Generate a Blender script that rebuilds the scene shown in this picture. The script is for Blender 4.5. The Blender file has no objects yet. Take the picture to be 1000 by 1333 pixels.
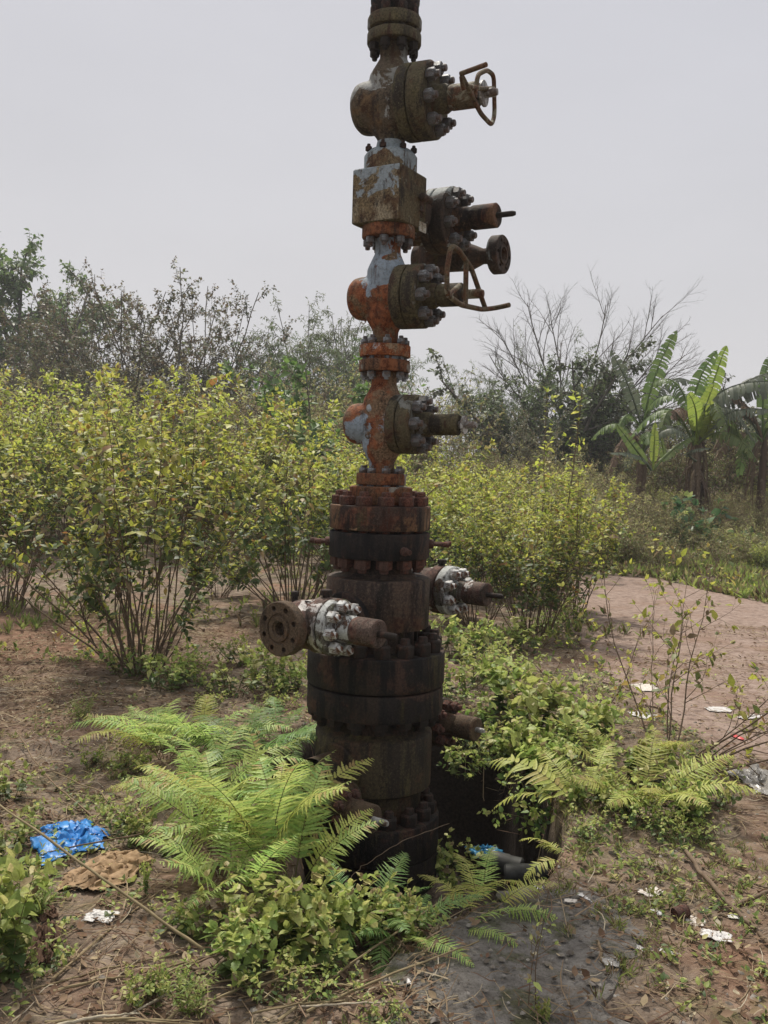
import bpy, math, random
import numpy as np
from mathutils import Vector, Matrix, Quaternion

scene = bpy.context.scene
COL = scene.collection
rad = math.radians

# ------------------------------------------------------------------ camera
F, W, H = 1250.0, 1000.0, 1333.0            # focal length and frame in photo pixels
CAM = Vector((0, 0, 1.6))
PITCH, ROLL = rad(2.82), rad(1.7)
CM = Matrix.Rotation(rad(90) - PITCH, 4, 'X') @ Matrix.Rotation(ROLL, 4, 'Z')
cd = bpy.data.cameras.new('camera')
cd.sensor_fit = 'VERTICAL'
cd.sensor_height = 36.0
cd.lens = 36.0 * F / H
cd.clip_start = 0.05
cd.clip_end = 2000
cam = bpy.data.objects.new('camera', cd)
COL.objects.link(cam)
cam.matrix_world = Matrix.Translation(CAM) @ CM
scene.camera = cam

# ------------------------------------------------------------------ sky and sun
SUN_EL, SUN_AZ = rad(58), rad(-14)           # high, beyond the wellhead and a little to the left
world = bpy.data.worlds.new("World")
scene.world = world
world.use_nodes = True
wn, wl = world.node_tree.nodes, world.node_tree.links
wn.clear()
w_out = wn.new('ShaderNodeOutputWorld')
w_bg = wn.new('ShaderNodeBackground')
w_sky = wn.new('ShaderNodeTexSky')
w_sky.sky_type = 'NISHITA'
w_sky.sun_disc = False
w_sky.sun_elevation = SUN_EL
w_sky.sun_rotation = SUN_AZ
w_sky.dust_density = 6.0
w_sky.air_density = 1.5
w_sky.ozone_density = 1.0
# a thin even overcast veils the clear sky: brighter towards the zenith
w_tc = wn.new('ShaderNodeTexCoord')
w_sep = wn.new('ShaderNodeSeparateXYZ')
w_ramp = wn.new('ShaderNodeValToRGB')
wl.new(w_tc.outputs['Generated'], w_sep.inputs[0])
wl.new(w_sep.outputs['Z'], w_ramp.inputs[0])
SKY_K = 10.0
cr = w_ramp.color_ramp
cr.elements[0].position = 0.0
cr.elements[0].color = (0.66, 0.65, 0.668, 1)
cr.elements[1].position = 1.0
cr.elements[1].color = (1.35, 1.34, 1.34, 1)
e = cr.elements.new(0.22); e.color = (0.645, 0.64, 0.672, 1)
e = cr.elements.new(0.52); e.color = (0.595, 0.60, 0.655, 1)
w_mul = wn.new('ShaderNodeVectorMath'); w_mul.operation = 'SCALE'
w_mul.inputs['Scale'].default_value = SKY_K
w_map = wn.new('ShaderNodeMapping'); w_map.inputs['Scale'].default_value = (1, 1, 2.6)
w_nz = wn.new('ShaderNodeTexNoise'); w_nz.inputs['Scale'].default_value = 2.2; w_nz.inputs['Detail'].default_value = 5; w_nz.inputs['Roughness'].default_value = .55
w_cl = wn.new('ShaderNodeMapRange'); w_cl.inputs[1].default_value = .3; w_cl.inputs[2].default_value = .7; w_cl.inputs[3].default_value = .965; w_cl.inputs[4].default_value = 1.035
wl.new(w_tc.outputs['Generated'], w_map.inputs[0]); wl.new(w_map.outputs[0], w_nz.inputs['Vector']); wl.new(w_nz.outputs[0], w_cl.inputs[0])
w_m2 = wn.new('ShaderNodeVectorMath'); w_m2.operation = 'SCALE'
wl.new(w_ramp.outputs[0], w_m2.inputs[0]); wl.new(w_cl.outputs[0], w_m2.inputs['Scale'])
wl.new(w_m2.outputs[0], w_mul.inputs[0])
w_mix = wn.new('ShaderNodeMix'); w_mix.data_type = 'RGBA'
w_mix.inputs[0].default_value = 0.93
wl.new(w_sky.outputs[0], w_mix.inputs[6])
wl.new(w_mul.outputs[0], w_mix.inputs[7])
wl.new(w_mix.outputs[2], w_bg.inputs[0])
w_bg.inputs[1].default_value = 0.10
wl.new(w_bg.outputs[0], w_out.inputs[0])

sd = bpy.data.lights.new('sun', 'SUN')
sd.energy = 5.0
sd.angle = rad(6)
sd.color = (1.0, 0.94, 0.84)
sun = bpy.data.objects.new('sun', sd)
COL.objects.link(sun)
sdir = Vector((math.sin(SUN_AZ) * math.cos(SUN_EL), math.cos(SUN_AZ) * math.cos(SUN_EL), math.sin(SUN_EL)))
sun.rotation_euler = sdir.to_track_quat('Z', 'Y').to_euler()
sun.location = sdir * 30

scene.view_settings.view_transform = 'Standard'
scene.view_settings.look = 'None'
scene.view_settings.exposure = 0.0
scene.view_settings.gamma = 1.0
scene.render.engine = 'CYCLES'
scene.cycles.max_bounces = 6
scene.cycles.diffuse_bounces = 3
scene.cycles.transmission_bounces = 4
scene.cycles.volume_bounces = 0
scene.cycles.use_denoising = True

# ------------------------------------------------------------------ photo-pixel helpers (used only to measure places)
C3 = CM.to_3x3()
C3I = C3.inverted()
def ray(px, py):
    return C3 @ Vector(((px - W / 2) / F, (H / 2 - py) / F, -1.0))
def at(px, py, Y):
    d = ray(px, py)
    return CAM + d * (Y / d.y)
def G(px, py, z=0.0):
    d = ray(px, py)
    return CAM + d * ((z - CAM.z) / d.z)
def proj(p):
    q = C3I @ (Vector(p) - CAM)
    return (W / 2 + F * q.x / -q.z, H / 2 - F * q.y / -q.z)
def on_plane(px, py, p0, n):
    d = ray(px, py)
    return CAM + d * ((p0 - CAM).dot(n) / d.dot(n))

# ------------------------------------------------------------------ object helpers
def tag(o, label=None, cat=None, group=None, kind=None):
    if label: o['label'] = label
    if cat: o['category'] = cat
    if group: o['group'] = group
    if kind: o['kind'] = kind
    return o
def empty(name, loc, rz=0.0):
    o = bpy.data.objects.new(name, None)
    o.empty_display_size = 0.1
    COL.objects.link(o)
    o.location = loc
    o.rotation_euler = (0, 0, rz)
    return o
def children(o):
    return [c for c in COL.objects if c.parent == o]
def link(name, mesh, parent=None, loc=None, rot=None, scale=None):
    o = bpy.data.objects.new(name, mesh)
    COL.objects.link(o)
    if parent is not None: o.parent = parent
    if loc is not None: o.location = loc
    if rot is not None:
        if isinstance(rot, Quaternion):
            o.rotation_mode = 'QUATERNION'; o.rotation_quaternion = rot
        else: o.rotation_euler = rot
    if scale is not None: o.scale = scale if hasattr(scale, '__len__') else (scale,) * 3
    return o

class MB:
    """collects shapes; build() links them as one mesh object"""
    def __init__(self):
        self.v, self.f, self.n, self.fm = [], [], 0, []
    def add(self, verts, faces, mat=0):
        verts = np.asarray(verts, float).reshape(-1, 3)
        self.v.append(verts)
        k = self.n
        self.f.extend([tuple(i + k for i in f) for f in faces])
        self.fm.extend([mat] * len(faces))
        self.n += len(verts)
        return self
    def lathe(self, o, a, prof, n=32, mat=0, ref=None, a0=0.0):
        """prof: list of (r, h) along axis a from o; closed with caps when r is 0 at the ends"""
        o, a = Vector(o), Vector(a).normalized()
        ref = Vector(ref) if ref else (Vector((0, 0, 1)) if abs(a.z) < 0.9 else Vector((1, 0, 0)))
        u = (ref - a * ref.dot(a)).normalized()
        w = a.cross(u)
        ang = np.linspace(0, 2 * math.pi, n, endpoint=False) + a0
        c, s = np.cos(ang)[:, None], np.sin(ang)[:, None]
        ring = c * np.array(u)[None] + s * np.array(w)[None]
        verts, idx, k = [], [], 0
        for r, h in prof:
            ctr = np.array(o + a * h)
            if r < 1e-6:
                verts.append(ctr[None]); idx.append([k]); k += 1
            else:
                verts.append(ctr[None] + ring * r); idx.append(list(range(k, k + n))); k += n
        faces = []
        for A, B in zip(idx[:-1], idx[1:]):
            if len(A) == 1 and len(B) == 1: continue
            for i in range(n):
                j = (i + 1) % n
                if len(A) == 1: faces.append((A[0], B[j], B[i])[::-1])
                elif len(B) == 1: faces.append((A[i], A[j], B[0]))
                else: faces.append((A[i], A[j], B[j], B[i]))
        return self.add(np.concatenate(verts), faces, mat)
    def cyl(self, o, a, r, h0, h1, n=32, bev=0.003, mat=0, r1=None):
        r1 = r if r1 is None else r1
        b = min(bev, r * .4, abs(h1 - h0) * .4)
        return self.lathe(o, a, [(0, h0), (r - b, h0), (r, h0 + b), (r1, h1 - b), (r1 - b, h1), (0, h1)], n, mat)
    def tube(self, pts, rads, n=6, mat=0, caps=True):
        P = np.array([tuple(p) for p in pts], float)
        if np.isscalar(rads): rads = [rads] * len(P)
        T = np.gradient(P, axis=0)
        T /= np.linalg.norm(T, axis=1)[:, None] + 1e-9
        u = np.cross(T[0], (0.13, 0.21, 0.97) if abs(T[0][2]) < .8 else (0.9, 0.3, 0.1))
        U = np.zeros_like(P)
        for i in range(len(P)):
            u = u - T[i] * u.dot(T[i]); u = u / (math.sqrt(u.dot(u)) + 1e-9); U[i] = u
        V = np.cross(T, U)
        ang = np.linspace(0, 2 * math.pi, n, endpoint=False)
        R = np.array(rads)[:, None, None]
        rings = P[:, None, :] + R * (np.cos(ang)[None, :, None] * U[:, None, :] + np.sin(ang)[None, :, None] * V[:, None, :])
        m = len(P)
        faces = []
        for i in range(m - 1):
            for j in range(n):
                k = (j + 1) % n
                faces.append((i * n + j, i * n + k, (i + 1) * n + k, (i + 1) * n + j))
        if caps:
            faces.append(tuple(range(n))[::-1])
            faces.append(tuple((m - 1) * n + j for j in range(n)))
        return self.add(rings.reshape(-1, 3), faces, mat)
    def box(self, c, ax, ay, az, mat=0):
        c, ax, ay, az = Vector(c), Vector(ax), Vector(ay), Vector(az)
        vs = [c + ax * i + ay * j + az * k for k in (-1, 1) for j in (-1, 1) for i in (-1, 1)]
        return self.add([tuple(v) for v in vs], [(0, 2, 3, 1), (4, 5, 7, 6), (0, 1, 5, 4), (2, 6, 7, 3), (0, 4, 6, 2), (1, 3, 7, 5)], mat)
    def mesh(self, name, mats, off=(0, 0, 0), smooth=35):
        me = bpy.data.meshes.new(name)
        V = np.concatenate(self.v) - np.array(tuple(off))[None]
        me.from_pydata(V.tolist(), [], self.f)
        for m in (mats if isinstance(mats, (list, tuple)) else [mats]): me.materials.append(m)
        if any(self.fm): me.polygons.foreach_set('material_index', self.fm)
        if smooth:
            me.polygons.foreach_set('use_smooth', [True] * len(self.f))
            if smooth < 180: me.set_sharp_from_angle(angle=rad(smooth))
        me.update()
        return me
    def build(self, name, mats, parent=None, off=(0, 0, 0), smooth=35):
        return link(name, self.mesh(name, mats, off, smooth), parent)

# ------------------------------------------------------------------ materials
class NT:
    def __init__(self, name):
        self.m = bpy.data.materials.new(name)
        self.m.use_nodes = True
        self.t = self.m.node_tree
        self.t.nodes.clear()
        self.out = self.N('ShaderNodeOutputMaterial')
    def N(self, ty, **kw):
        n = self.t.nodes.new(ty)
        for k, v in kw.items(): setattr(n, k, v)
        return n
    def L(self, a, b): self.t.links.new(a, b)
    def coord(self, kind='Object', scale=(1, 1, 1)):
        tc = self.N('ShaderNodeTexCoord')
        if tuple(scale) == (1, 1, 1): return tc.outputs[kind]
        mp = self.N('ShaderNodeMapping')
        mp.inputs['Scale'].default_value = scale
        self.L(tc.outputs[kind], mp.inputs['Vector'])
        return mp.outputs[0]
    def noise(self, vec, scale, detail=6, rough=.6, dist=0.0):
        n = self.N('ShaderNodeTexNoise')
        n.inputs['Scale'].default_value = scale
        n.inputs['Detail'].default_value = detail
        n.inputs['Roughness'].default_value = rough
        n.inputs['Distortion'].default_value = dist
        self.L(vec, n.inputs['Vector'])
        return n.outputs['Fac']
    def ramp(self, fac, stops, interp='LINEAR'):
        r = self.N('ShaderNodeValToRGB')
        r.color_ramp.interpolation = interp
        els = r.color_ramp.elements
        for i, (p, c) in enumerate(stops):
            el = els[i] if i < 2 else els.new(p)
            el.position = p
            el.color = tuple(c) + (1,) if hasattr(c, '__len__') else (c, c, c, 1)
        self.L(fac, r.inputs[0])
        return r.outputs[0]
    def mix(self, fac, a, b, mode='MIX'):
        m = self.N('ShaderNodeMix', data_type='RGBA', blend_type=mode)
        for s, k in ((fac, 0), (a, 6), (b, 7)):
            if hasattr(s, 'is_linked'): self.L(s, m.inputs[k])
            elif k == 0: m.inputs[0].default_value = s
            else: m.inputs[k].default_value = tuple(s) + (1,)
        return m.outputs[2]
    def math(self, op, a, b=0.0):
        m = self.N('ShaderNodeMath', operation=op)
        for s, k in ((a, 0), (b, 1)):
            if hasattr(s, 'is_linked'): self.L(s, m.inputs[k])
            else: m.inputs[k].default_value = s
        return m.outputs[0]
    def bsdf(self, col, rough=.7, spec=.3, metal=0.0, bump=None, bump_d=.004, bump_s=.6):
        p = self.N('ShaderNodeBsdfPrincipled')
        if hasattr(col, 'is_linked'): self.L(col, p.inputs['Base Color'])
        else: p.inputs['Base Color'].default_value = tuple(col) + (1,)
        if hasattr(rough, 'is_linked'): self.L(rough, p.inputs['Roughness'])
        else: p.inputs['Roughness'].default_value = rough
        p.inputs['Specular IOR Level'].default_value = spec
        p.inputs['Metallic'].default_value = metal
        if bump is not None:
            b = self.N('ShaderNodeBump')
            b.inputs['Distance'].default_value = bump_d
            b.inputs['Strength'].default_value = bump_s
            self.L(bump, b.inputs['Height'])
            self.L(b.outputs[0], p.inputs['Normal'])
        self.p = p
        return p.outputs[0]
    def done(self, sh):
        self.L(sh, self.out.inputs[0])
        return self.m

def metal(name, base, rust, rust_amt=.5, paint=None, paint_amt=0.0, stain=(.02, .016, .013), stain_amt=.35, moss=None, moss_amt=0.0,
          scale=7.0, rough=.78, spec=.18, seed=0.0, zpaint=None, sz=.18, big=None):
    """weathered steel: base coat, rust blooms, flaking paint, dark runs, lichen"""
    n = NT(name)
    v0 = n.coord('Object')
    mp = n.N('ShaderNodeMapping'); mp.inputs['Location'].default_value = (seed, seed * .7, seed * 1.3)
    n.L(v0, mp.inputs['Vector']); v = mp.outputs[0]
    mp2 = n.N('ShaderNodeMapping'); mp2.inputs['Scale'].default_value = (1, 1, sz)
    n.L(v, mp2.inputs['Vector']); vs = mp2.outputs[0]
    n1 = n.noise(v, scale, 9, .68, .3)
    n2 = n.noise(vs, scale * 2.6, 7, .65)
    n3 = n.noise(v, scale * .8, 8, .6, .6)
    n4 = n.noise(v, scale * 14, 4, .7)
    n5 = n.noise(v, scale * 32, 3, .6)
    b2 = tuple(x * .38 for x in base)
    b3 = tuple(min(1, x * 1.5) for x in base)
    col = n.mix(n.ramp(n4, [(.36, 0), (.6, 1)]), b3, b2)
    col = n.mix(n.ramp(n2, [(.35, .8), (.55, 0)]), col, base)
    t = .60 - .26 * rust_amt
    r2 = tuple(x * y for x, y in zip(rust, (.36, .30, .32)))
    rc = n.mix(n.ramp(n.noise(v, scale * 5, 7, .72), [(.42, 0), (.58, 1)]), rust, r2)
    col = n.mix(n.ramp(n1, [(t, 0), (t + .07, 1)]), col, rc)
    if moss:
        t3 = .63 - .26 * moss_amt
        col = n.mix(n.ramp(n.noise(vs, scale * 1.1, 7, .74), [(t3, 0), (t3 + .10, 1)]), col, n.mix(n.ramp(n4, [(.4, 0), (.6, 1)]), moss, tuple(x * .45 for x in moss)))
    if paint:
        t2 = .61 - .26 * paint_amt
        if zpaint:                      # the paint has survived best around one height
            sp_ = n.N('ShaderNodeSeparateXYZ'); n.L(v0, sp_.inputs[0])
            dz = n.math('ABSOLUTE', n.math('SUBTRACT', sp_.outputs['Z'], zpaint[0]))
            n3 = n.math('ADD', n3, n.math('MULTIPLY', n.math('SUBTRACT', zpaint[1], dz), zpaint[2]))
        pc = n.mix(n.ramp(n.noise(v, scale * 9, 5, .7), [(.45, 0), (.62, .8)]), paint, tuple(x * .6 for x in paint))
        col = n.mix(n.ramp(n3, [(t2, 0), (t2 + .02, 1)]), col, pc)
        col = n.mix(n.ramp(n.noise(vs, scale * 3.1, 6, .7), [(.56, 0), (.63, .85)]), col, r2)
    if big:                             # broad worn areas where another coat shows
        nb = n.noise(vs, 3.2, 7, .72, .8)
        col = n.mix(n.ramp(nb, [(.50, 0), (.56, .9)]), col, n.mix(n.ramp(n4, [(.4, 0), (.62, 1)]), big[0], tuple(x * .5 for x in big[0])))
        col = n.mix(n.ramp(n.noise(v, 4.1, 8, .72, .5), [(.53, 0), (.57, .9)]), col, n.mix(n.ramp(n4, [(.4, 0), (.62, 1)]), big[1], tuple(x * .45 for x in big[1])))
    t4 = .62 - .26 * stain_amt
    col = n.mix(n.ramp(n2, [(t4, 0), (t4 + .12, .9)]), col, stain)
    col = n.mix(n.ramp(n5, [(.60, 0), (.68, .6)]), col, tuple(min(1, x * 1.9 + .02) for x in base))
    h = n.math('ADD', n.math('MULTIPLY', n1, .7), n.math('ADD', n.math('MULTIPLY', n4, .6), n.math('MULTIPLY', n5, .25)))
    rg = n.ramp(n3, [(.3, rough + .14), (.7, rough - .1)])
    return n.done(n.bsdf(col, rg, spec, 0, h, .006, .9))

def leafmat(name, stops, transl=.35, rough=.5, spec=.25, tcol=1.5, spots=None):
    n = NT(name)
    g = n.N('ShaderNodeNewGeometry')
    oi = n.N('ShaderNodeObjectInfo')
    col = n.ramp(g.outputs['Random Per Island'], stops)
    hsv = n.N('ShaderNodeHueSaturation')
    n.L(col, hsv.inputs['Color'])
    n.L(n.math('ADD', n.math('MULTIPLY', oi.outputs['Random'], .30), .85), hsv.inputs['Value'])
    n.L(n.math('ADD', n.math('MULTIPLY', oi.outputs['Random'], .025), .4875), hsv.inputs['Hue'])
    col = hsv.outputs[0]
    nz = n.noise(n.coord('Object'), 60, 3, .6)
    col = n.mix(n.ramp(nz, [(.42, 0), (.72, .5)]), col, spots or (.09, .075, .03))
    sh = n.bsdf(col, rough, spec)
    tr = n.N('ShaderNodeBsdfTranslucent')
    sc = n.N('ShaderNodeVectorMath', operation='SCALE'); sc.inputs['Scale'].default_value = tcol
    n.L(col, sc.inputs[0])
    n.L(sc.outputs[0], tr.inputs['Color'])
    mx = n.N('ShaderNodeMixShader'); mx.inputs[0].default_value = transl
    n.L(sh, mx.inputs[1]); n.L(tr.outputs[0], mx.inputs[2])
    return n.done(mx.outputs[0])

def plain(name, c1, c2, scale=20, rough=.8, spec=.2, bump=.003, stretch=(1, 1, 1)):
    n = NT(name)
    v = n.coord('Object', stretch)
    a = n.noise(v, scale, 6, .65)
    return n.done(n.bsdf(n.ramp(a, [(.3, c1), (.7, c2)]), rough, spec, 0, a, bump, .7))

M = {}
# wellhead coats
ZR = 1.6 + .90                               # wellhead base lies about this far below eye level; heights below count from that base
def hz(py): return (605 - py) * 4.6 / 1250 + ZR
M['olive_steel'] = metal('olive_steel', (.078, .064, .036), (.10, .055, .032), .30, (.17, .17, .15), .06, stain_amt=.42, moss=(.115, .098, .048), moss_amt=.44, seed=3)
M['brown_steel'] = metal('brown_steel', (.055, .04, .03), (.10, .058, .036), .42, (.26, .28, .27), .05, stain_amt=.4, moss=(.085, .07, .035), moss_amt=.3, seed=11)
M['paint_steel'] = metal('paint_steel', (.15, .105, .055), (.11, .062, .03), .45, (.25, .29, .31), .36, stain_amt=.22, moss=(.20, .165, .10), moss_amt=.45, seed=2.2, scale=6.5, rough=.78, spec=.2)
M['block_front'] = metal('block_front', (.15, .11, .06), (.095, .055, .028), .48, (.25, .29, .31), .34, stain_amt=.28, moss=(.31, .26, .175), moss_amt=.50, seed=2.9, scale=8, zpaint=(hz(232), .12, 1.25), sz=.55)
M['hub_coat'] = metal('hub_coat', (.14, .105, .06), (.12, .07, .035), .35, (.25, .29, .305), .5, stain_amt=.25, seed=3.4, scale=9, zpaint=(hz(208), .07, 2.0))
M['block_side_shaded'] = metal('block_side_shaded', (.095, .075, .04), (.10, .062, .03), .35, (.2, .19, .12), .10, stain_amt=.38, moss=(.085, .08, .04), moss_amt=.5, seed=6, sz=.4)  # darker block coat, shading of right face and underside put into the colour
M['rust_body'] = metal('rust_body', (.17, .11, .065), (.235, .082, .034), .52, (.235, .285, .33), .38, stain_amt=.20, moss=(.27, .19, .115), moss_amt=.42, seed=5.3, scale=7, rough=.78, spec=.18, zpaint=(hz(566), .08, .9))
M['rust_body_upper'] = metal('rust_body_upper', (.14, .095, .055), (.235, .08, .032), .52, (.235, .28, .32), .38, stain_amt=.22, moss=(.21, .16, .09), moss_amt=.42, seed=4.1, scale=7, rough=.78, spec=.18, zpaint=(hz(350), .09, .9))
M['pale_rust'] = metal('pale_rust', (.22, .16, .10), (.30, .10, .035), .5, (.30, .32, .33), .40, stain_amt=.16, seed=9, scale=6.5)
M['orange_rust'] = metal('orange_rust', (.13, .065, .034), (.205, .078, .033), .52, (.25, .23, .19), .28, stain_amt=.34, moss=(.16, .12, .065), moss_amt=.3, seed=7, scale=9, rough=.8, spec=.18)
M['red_neck'] = metal('red_neck', (.14, .055, .035), (.24, .075, .035), .55, (.26, .27, .27), .12, stain_amt=.3, seed=1, scale=9)
M['dark_rust'] = metal('dark_rust', (.050, .032, .023), (.14, .058, .032), .36, (.36, .22, .12), .10, stain=(.010, .008, .007), stain_amt=.52, moss=(.060, .058, .026), moss_amt=.35, seed=4, big=((.026, .018, .015), (.16, .085, .045)))
M['black_steel'] = metal('black_steel', (.017, .013, .011), (.072, .036, .023), .28, None, 0, stain=(.004, .0035, .004), stain_amt=.60, moss=(.055, .045, .018), moss_amt=.38, seed=8, rough=.74, spec=.2, big=((.042, .029, .020), (.068, .038, .026)))
M['casing_brown'] = metal('casing_brown', (.060, .040, .028), (.095, .050, .031), .38, None, 0, stain=(.008, .006, .005), stain_amt=.50, moss=(.058, .047, .021), moss_amt=.34, seed=12, scale=5.5, rough=.74, spec=.2, big=((.030, .021, .016), (.088, .056, .039)))
M['casing_olive'] = metal('casing_olive', (.050, .037, .018), (.075, .038, .020), .28, None, 0, stain=(.009, .007, .005), stain_amt=.46, moss=(.085, .068, .027), moss_amt=.48, seed=14, scale=5.5, rough=.70, spec=.22, big=((.024, .017, .011), (.068, .036, .020)))
M['silver_paint'] = metal('silver_paint', (.13, .12, .105), (.12, .068, .042), .36, (.44, .45, .43), .46, stain_amt=.36, moss=(.15, .165, .08), moss_amt=.40, seed=16, scale=12)
M['silver_nut'] = metal('silver_nut', (.34, .33, .30), (.22, .10, .05), .5, (.58, .58, .56), .5, stain_amt=.28, seed=17, scale=24)
M['olive_body'] = metal('olive_body', (.085, .064, .042), (.13, .082, .04), .42, (.25, .25, .23), .36, stain_amt=.36, moss=(.13, .11, .06), moss_amt=.35, seed=2.6, scale=6, zpaint=(hz(120), .08, .5))
M['valve_brown'] = metal('valve_brown', (.095, .066, .052), (.13, .068, .050), .42, (.50, .47, .44), .05, stain_amt=.28, seed=18, scale=8)
M['tan_flange'] = metal('tan_flange', (.088, .060, .038), (.11, .062, .036), .3, None, 0, stain_amt=.2, seed=19, scale=9)
M['nut_grey'] = metal('nut_grey', (.10, .10, .098), (.13, .08, .055), .34, (.22, .235, .25), .30, stain_amt=.34, seed=21, scale=22, rough=.5, spec=.45)
M['nut_rust'] = metal('nut_rust', (.09, .05, .038), (.16, .068, .045), .42, None, 0, stain_amt=.22, seed=23, scale=18)
M['nut_black'] = metal('nut_black', (.028, .022, .018), (.075, .040, .028), .30, None, 0, stain_amt=.3, seed=24, scale=18)
M['stem_steel'] = metal('stem_steel', (.22, .21, .19), (.14, .09, .06), .40, (.45, .44, .42), .3, stain_amt=.2, seed=25, scale=20, rough=.45, spec=.5)
M['wheel_rod'] = metal('wheel_rod', (.11, .085, .05), (.15, .075, .04), .40, (.22, .2, .14), .1, stain_amt=.2, seed=26, scale=16)
M['tag_plate'] = metal('tag_plate', (.32, .29, .22), (.2, .12, .06), .3, (.5, .48, .42), .4, stain_amt=.15, seed=30, scale=20)
# vegetation
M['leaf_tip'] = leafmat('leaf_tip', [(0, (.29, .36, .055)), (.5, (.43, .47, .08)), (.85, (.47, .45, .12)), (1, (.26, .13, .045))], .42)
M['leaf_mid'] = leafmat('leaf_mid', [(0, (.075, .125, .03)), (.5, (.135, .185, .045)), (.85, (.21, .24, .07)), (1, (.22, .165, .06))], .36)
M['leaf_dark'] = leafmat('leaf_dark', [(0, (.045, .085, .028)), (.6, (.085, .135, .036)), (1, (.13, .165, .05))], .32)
M['leaf_dry'] = leafmat('leaf_dry', [(0, (.15, .11, .065)), (.5, (.25, .195, .115)), (1, (.32, .25, .15))], .25, .7, .1)
M['leaf_pale'] = leafmat('leaf_pale', [(0, (.20, .22, .075)), (.6, (.30, .31, .11)), (1, (.36, .32, .15))], .38)
M['herb_leaf'] = leafmat('herb_leaf', [(0, (.13, .20, .045)), (.5, (.22, .30, .07)), (.9, (.32, .36, .10)), (1, (.34, .27, .13))], .38)
M['herb_light'] = leafmat('herb_light', [(0, (.27, .33, .08)), (.6, (.40, .44, .13)), (1, (.48, .42, .19))], .40)
M['fern_leaf'] = leafmat('fern_leaf', [(0, (.22, .36, .095)), (.5, (.34, .46, .125)), (.92, (.45, .52, .16)), (.97, (.45, .42, .14)), (1, (.32, .21, .10))], .42, .5)
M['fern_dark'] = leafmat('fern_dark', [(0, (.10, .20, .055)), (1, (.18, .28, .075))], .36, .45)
M['fern_yellow'] = leafmat('fern_yellow', [(0, (.34, .40, .09)), (.7, (.47, .48, .13)), (1, (.36, .27, .11))], .42, .5)
M['far_green'] = leafmat('far_green', [(0, (.07, .12, .05)), (.6, (.115, .17, .065)), (1, (.16, .20, .085))], .32)
M['far_pale'] = leafmat('far_pale', [(0, (.085, .115, .055)), (.6, (.13, .16, .075)), (1, (.17, .18, .09))], .34)
M['far_brown'] = leafmat('far_brown', [(0, (.10, .072, .048)), (.5, (.155, .115, .075)), (1, (.15, .15, .075))], .34)
M['far_dark'] = leafmat('far_dark', [(0, (.035, .05, .026)), (.6, (.065, .085, .04)), (1, (.13, .135, .075))], .25)
M['far_bright'] = leafmat('far_bright', [(0, (.065, .12, .03)), (1, (.13, .20, .05))], .36)
M['banana_green'] = leafmat('banana_green', [(0, (.08, .135, .04)), (1, (.14, .195, .055))], .38, .5)
M['banana_bright'] = leafmat('banana_bright', [(0, (.19, .26, .045)), (1, (.27, .33, .065))], .45, .5)
M['banana_grey'] = leafmat('banana_grey', [(0, (.07, .095, .065)), (1, (.13, .15, .105))], .28, .45)
M['banana_dead'] = leafmat('banana_dead', [(0, (.11, .075, .055)), (.6, (.17, .12, .085)), (1, (.22, .165, .115))], .2, .8, .1)
M['vine_leaf'] = leafmat('vine_leaf', [(0, (.045, .11, .05)), (.7, (.09, .17, .07)), (1, (.22, .30, .10))], .3, .4)
M['twig'] = plain('twig', (.085, .058, .038), (.17, .125, .085), 30, .85, .15, .002)
M['stem_green'] = plain('stem_green', (.09, .085, .035), (.14, .13, .05), 30, .8, .15, .002)
M['bark_grey'] = plain('bark_grey', (.075, .066, .055), (.14, .125, .105), 14, .9, .1, .01)
M['bark_pale'] = plain('bark_pale', (.12, .11, .095), (.20, .185, .16), 14, .9, .1, .01)
M['straw'] = leafmat('straw', [(0, (.16, .11, .07)), (.5, (.27, .20, .13)), (.85, (.36, .29, .19)), (1, (.42, .37, .28))], .1, .85, .1)
M['dead_leaf'] = leafmat('dead_leaf', [(0, (.09, .05, .035)), (.5, (.15, .088, .06)), (1, (.23, .16, .11))], .1, .85, .1)
M['cane'] = plain('cane', (.15, .115, .062), (.25, .20, .115), 18, .75, .15, .003)
M['grass'] = leafmat('grass', [(0, (.16, .21, .055)), (.6, (.26, .29, .09)), (1, (.36, .32, .15))], .35)
M['stone'] = leafmat('stone', [(0, (.10, .085, .07)), (.6, (.17, .15, .13)), (1, (.30, .28, .25))], 0.0, .9, .15)

# ------------------------------------------------------------------ value noise for terrain and litter
def vnoise(x, y, seed=0):
    x, y = np.asarray(x, float), np.asarray(y, float)
    xi, yi = np.floor(x).astype(int), np.floor(y).astype(int)
    xf, yf = x - xi, y - yi
    def h(a, b):
        n = (a * 374761393 + b * 668265263 + seed * 974711) & 0x7fffffff
        n = ((n ^ (n >> 13)) * 1274126177) & 0x7fffffff
        return ((n ^ (n >> 16)) & 0xffff) / 65535.0
    u, v = xf * xf * (3 - 2 * xf), yf * yf * (3 - 2 * yf)
    return (h(xi, yi) * (1 - u) + h(xi + 1, yi) * u) * (1 - v) + (h(xi, yi + 1) * (1 - u) + h(xi + 1, yi + 1) * u) * v
def fbm(x, y, seed=0, o=4):
    s, a = 0, .5
    for i in range(o):
        s = s + a * vnoise(x, y, seed + i); x, y, a = x * 2.03, y * 2.03, a * .5
    return s
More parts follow.
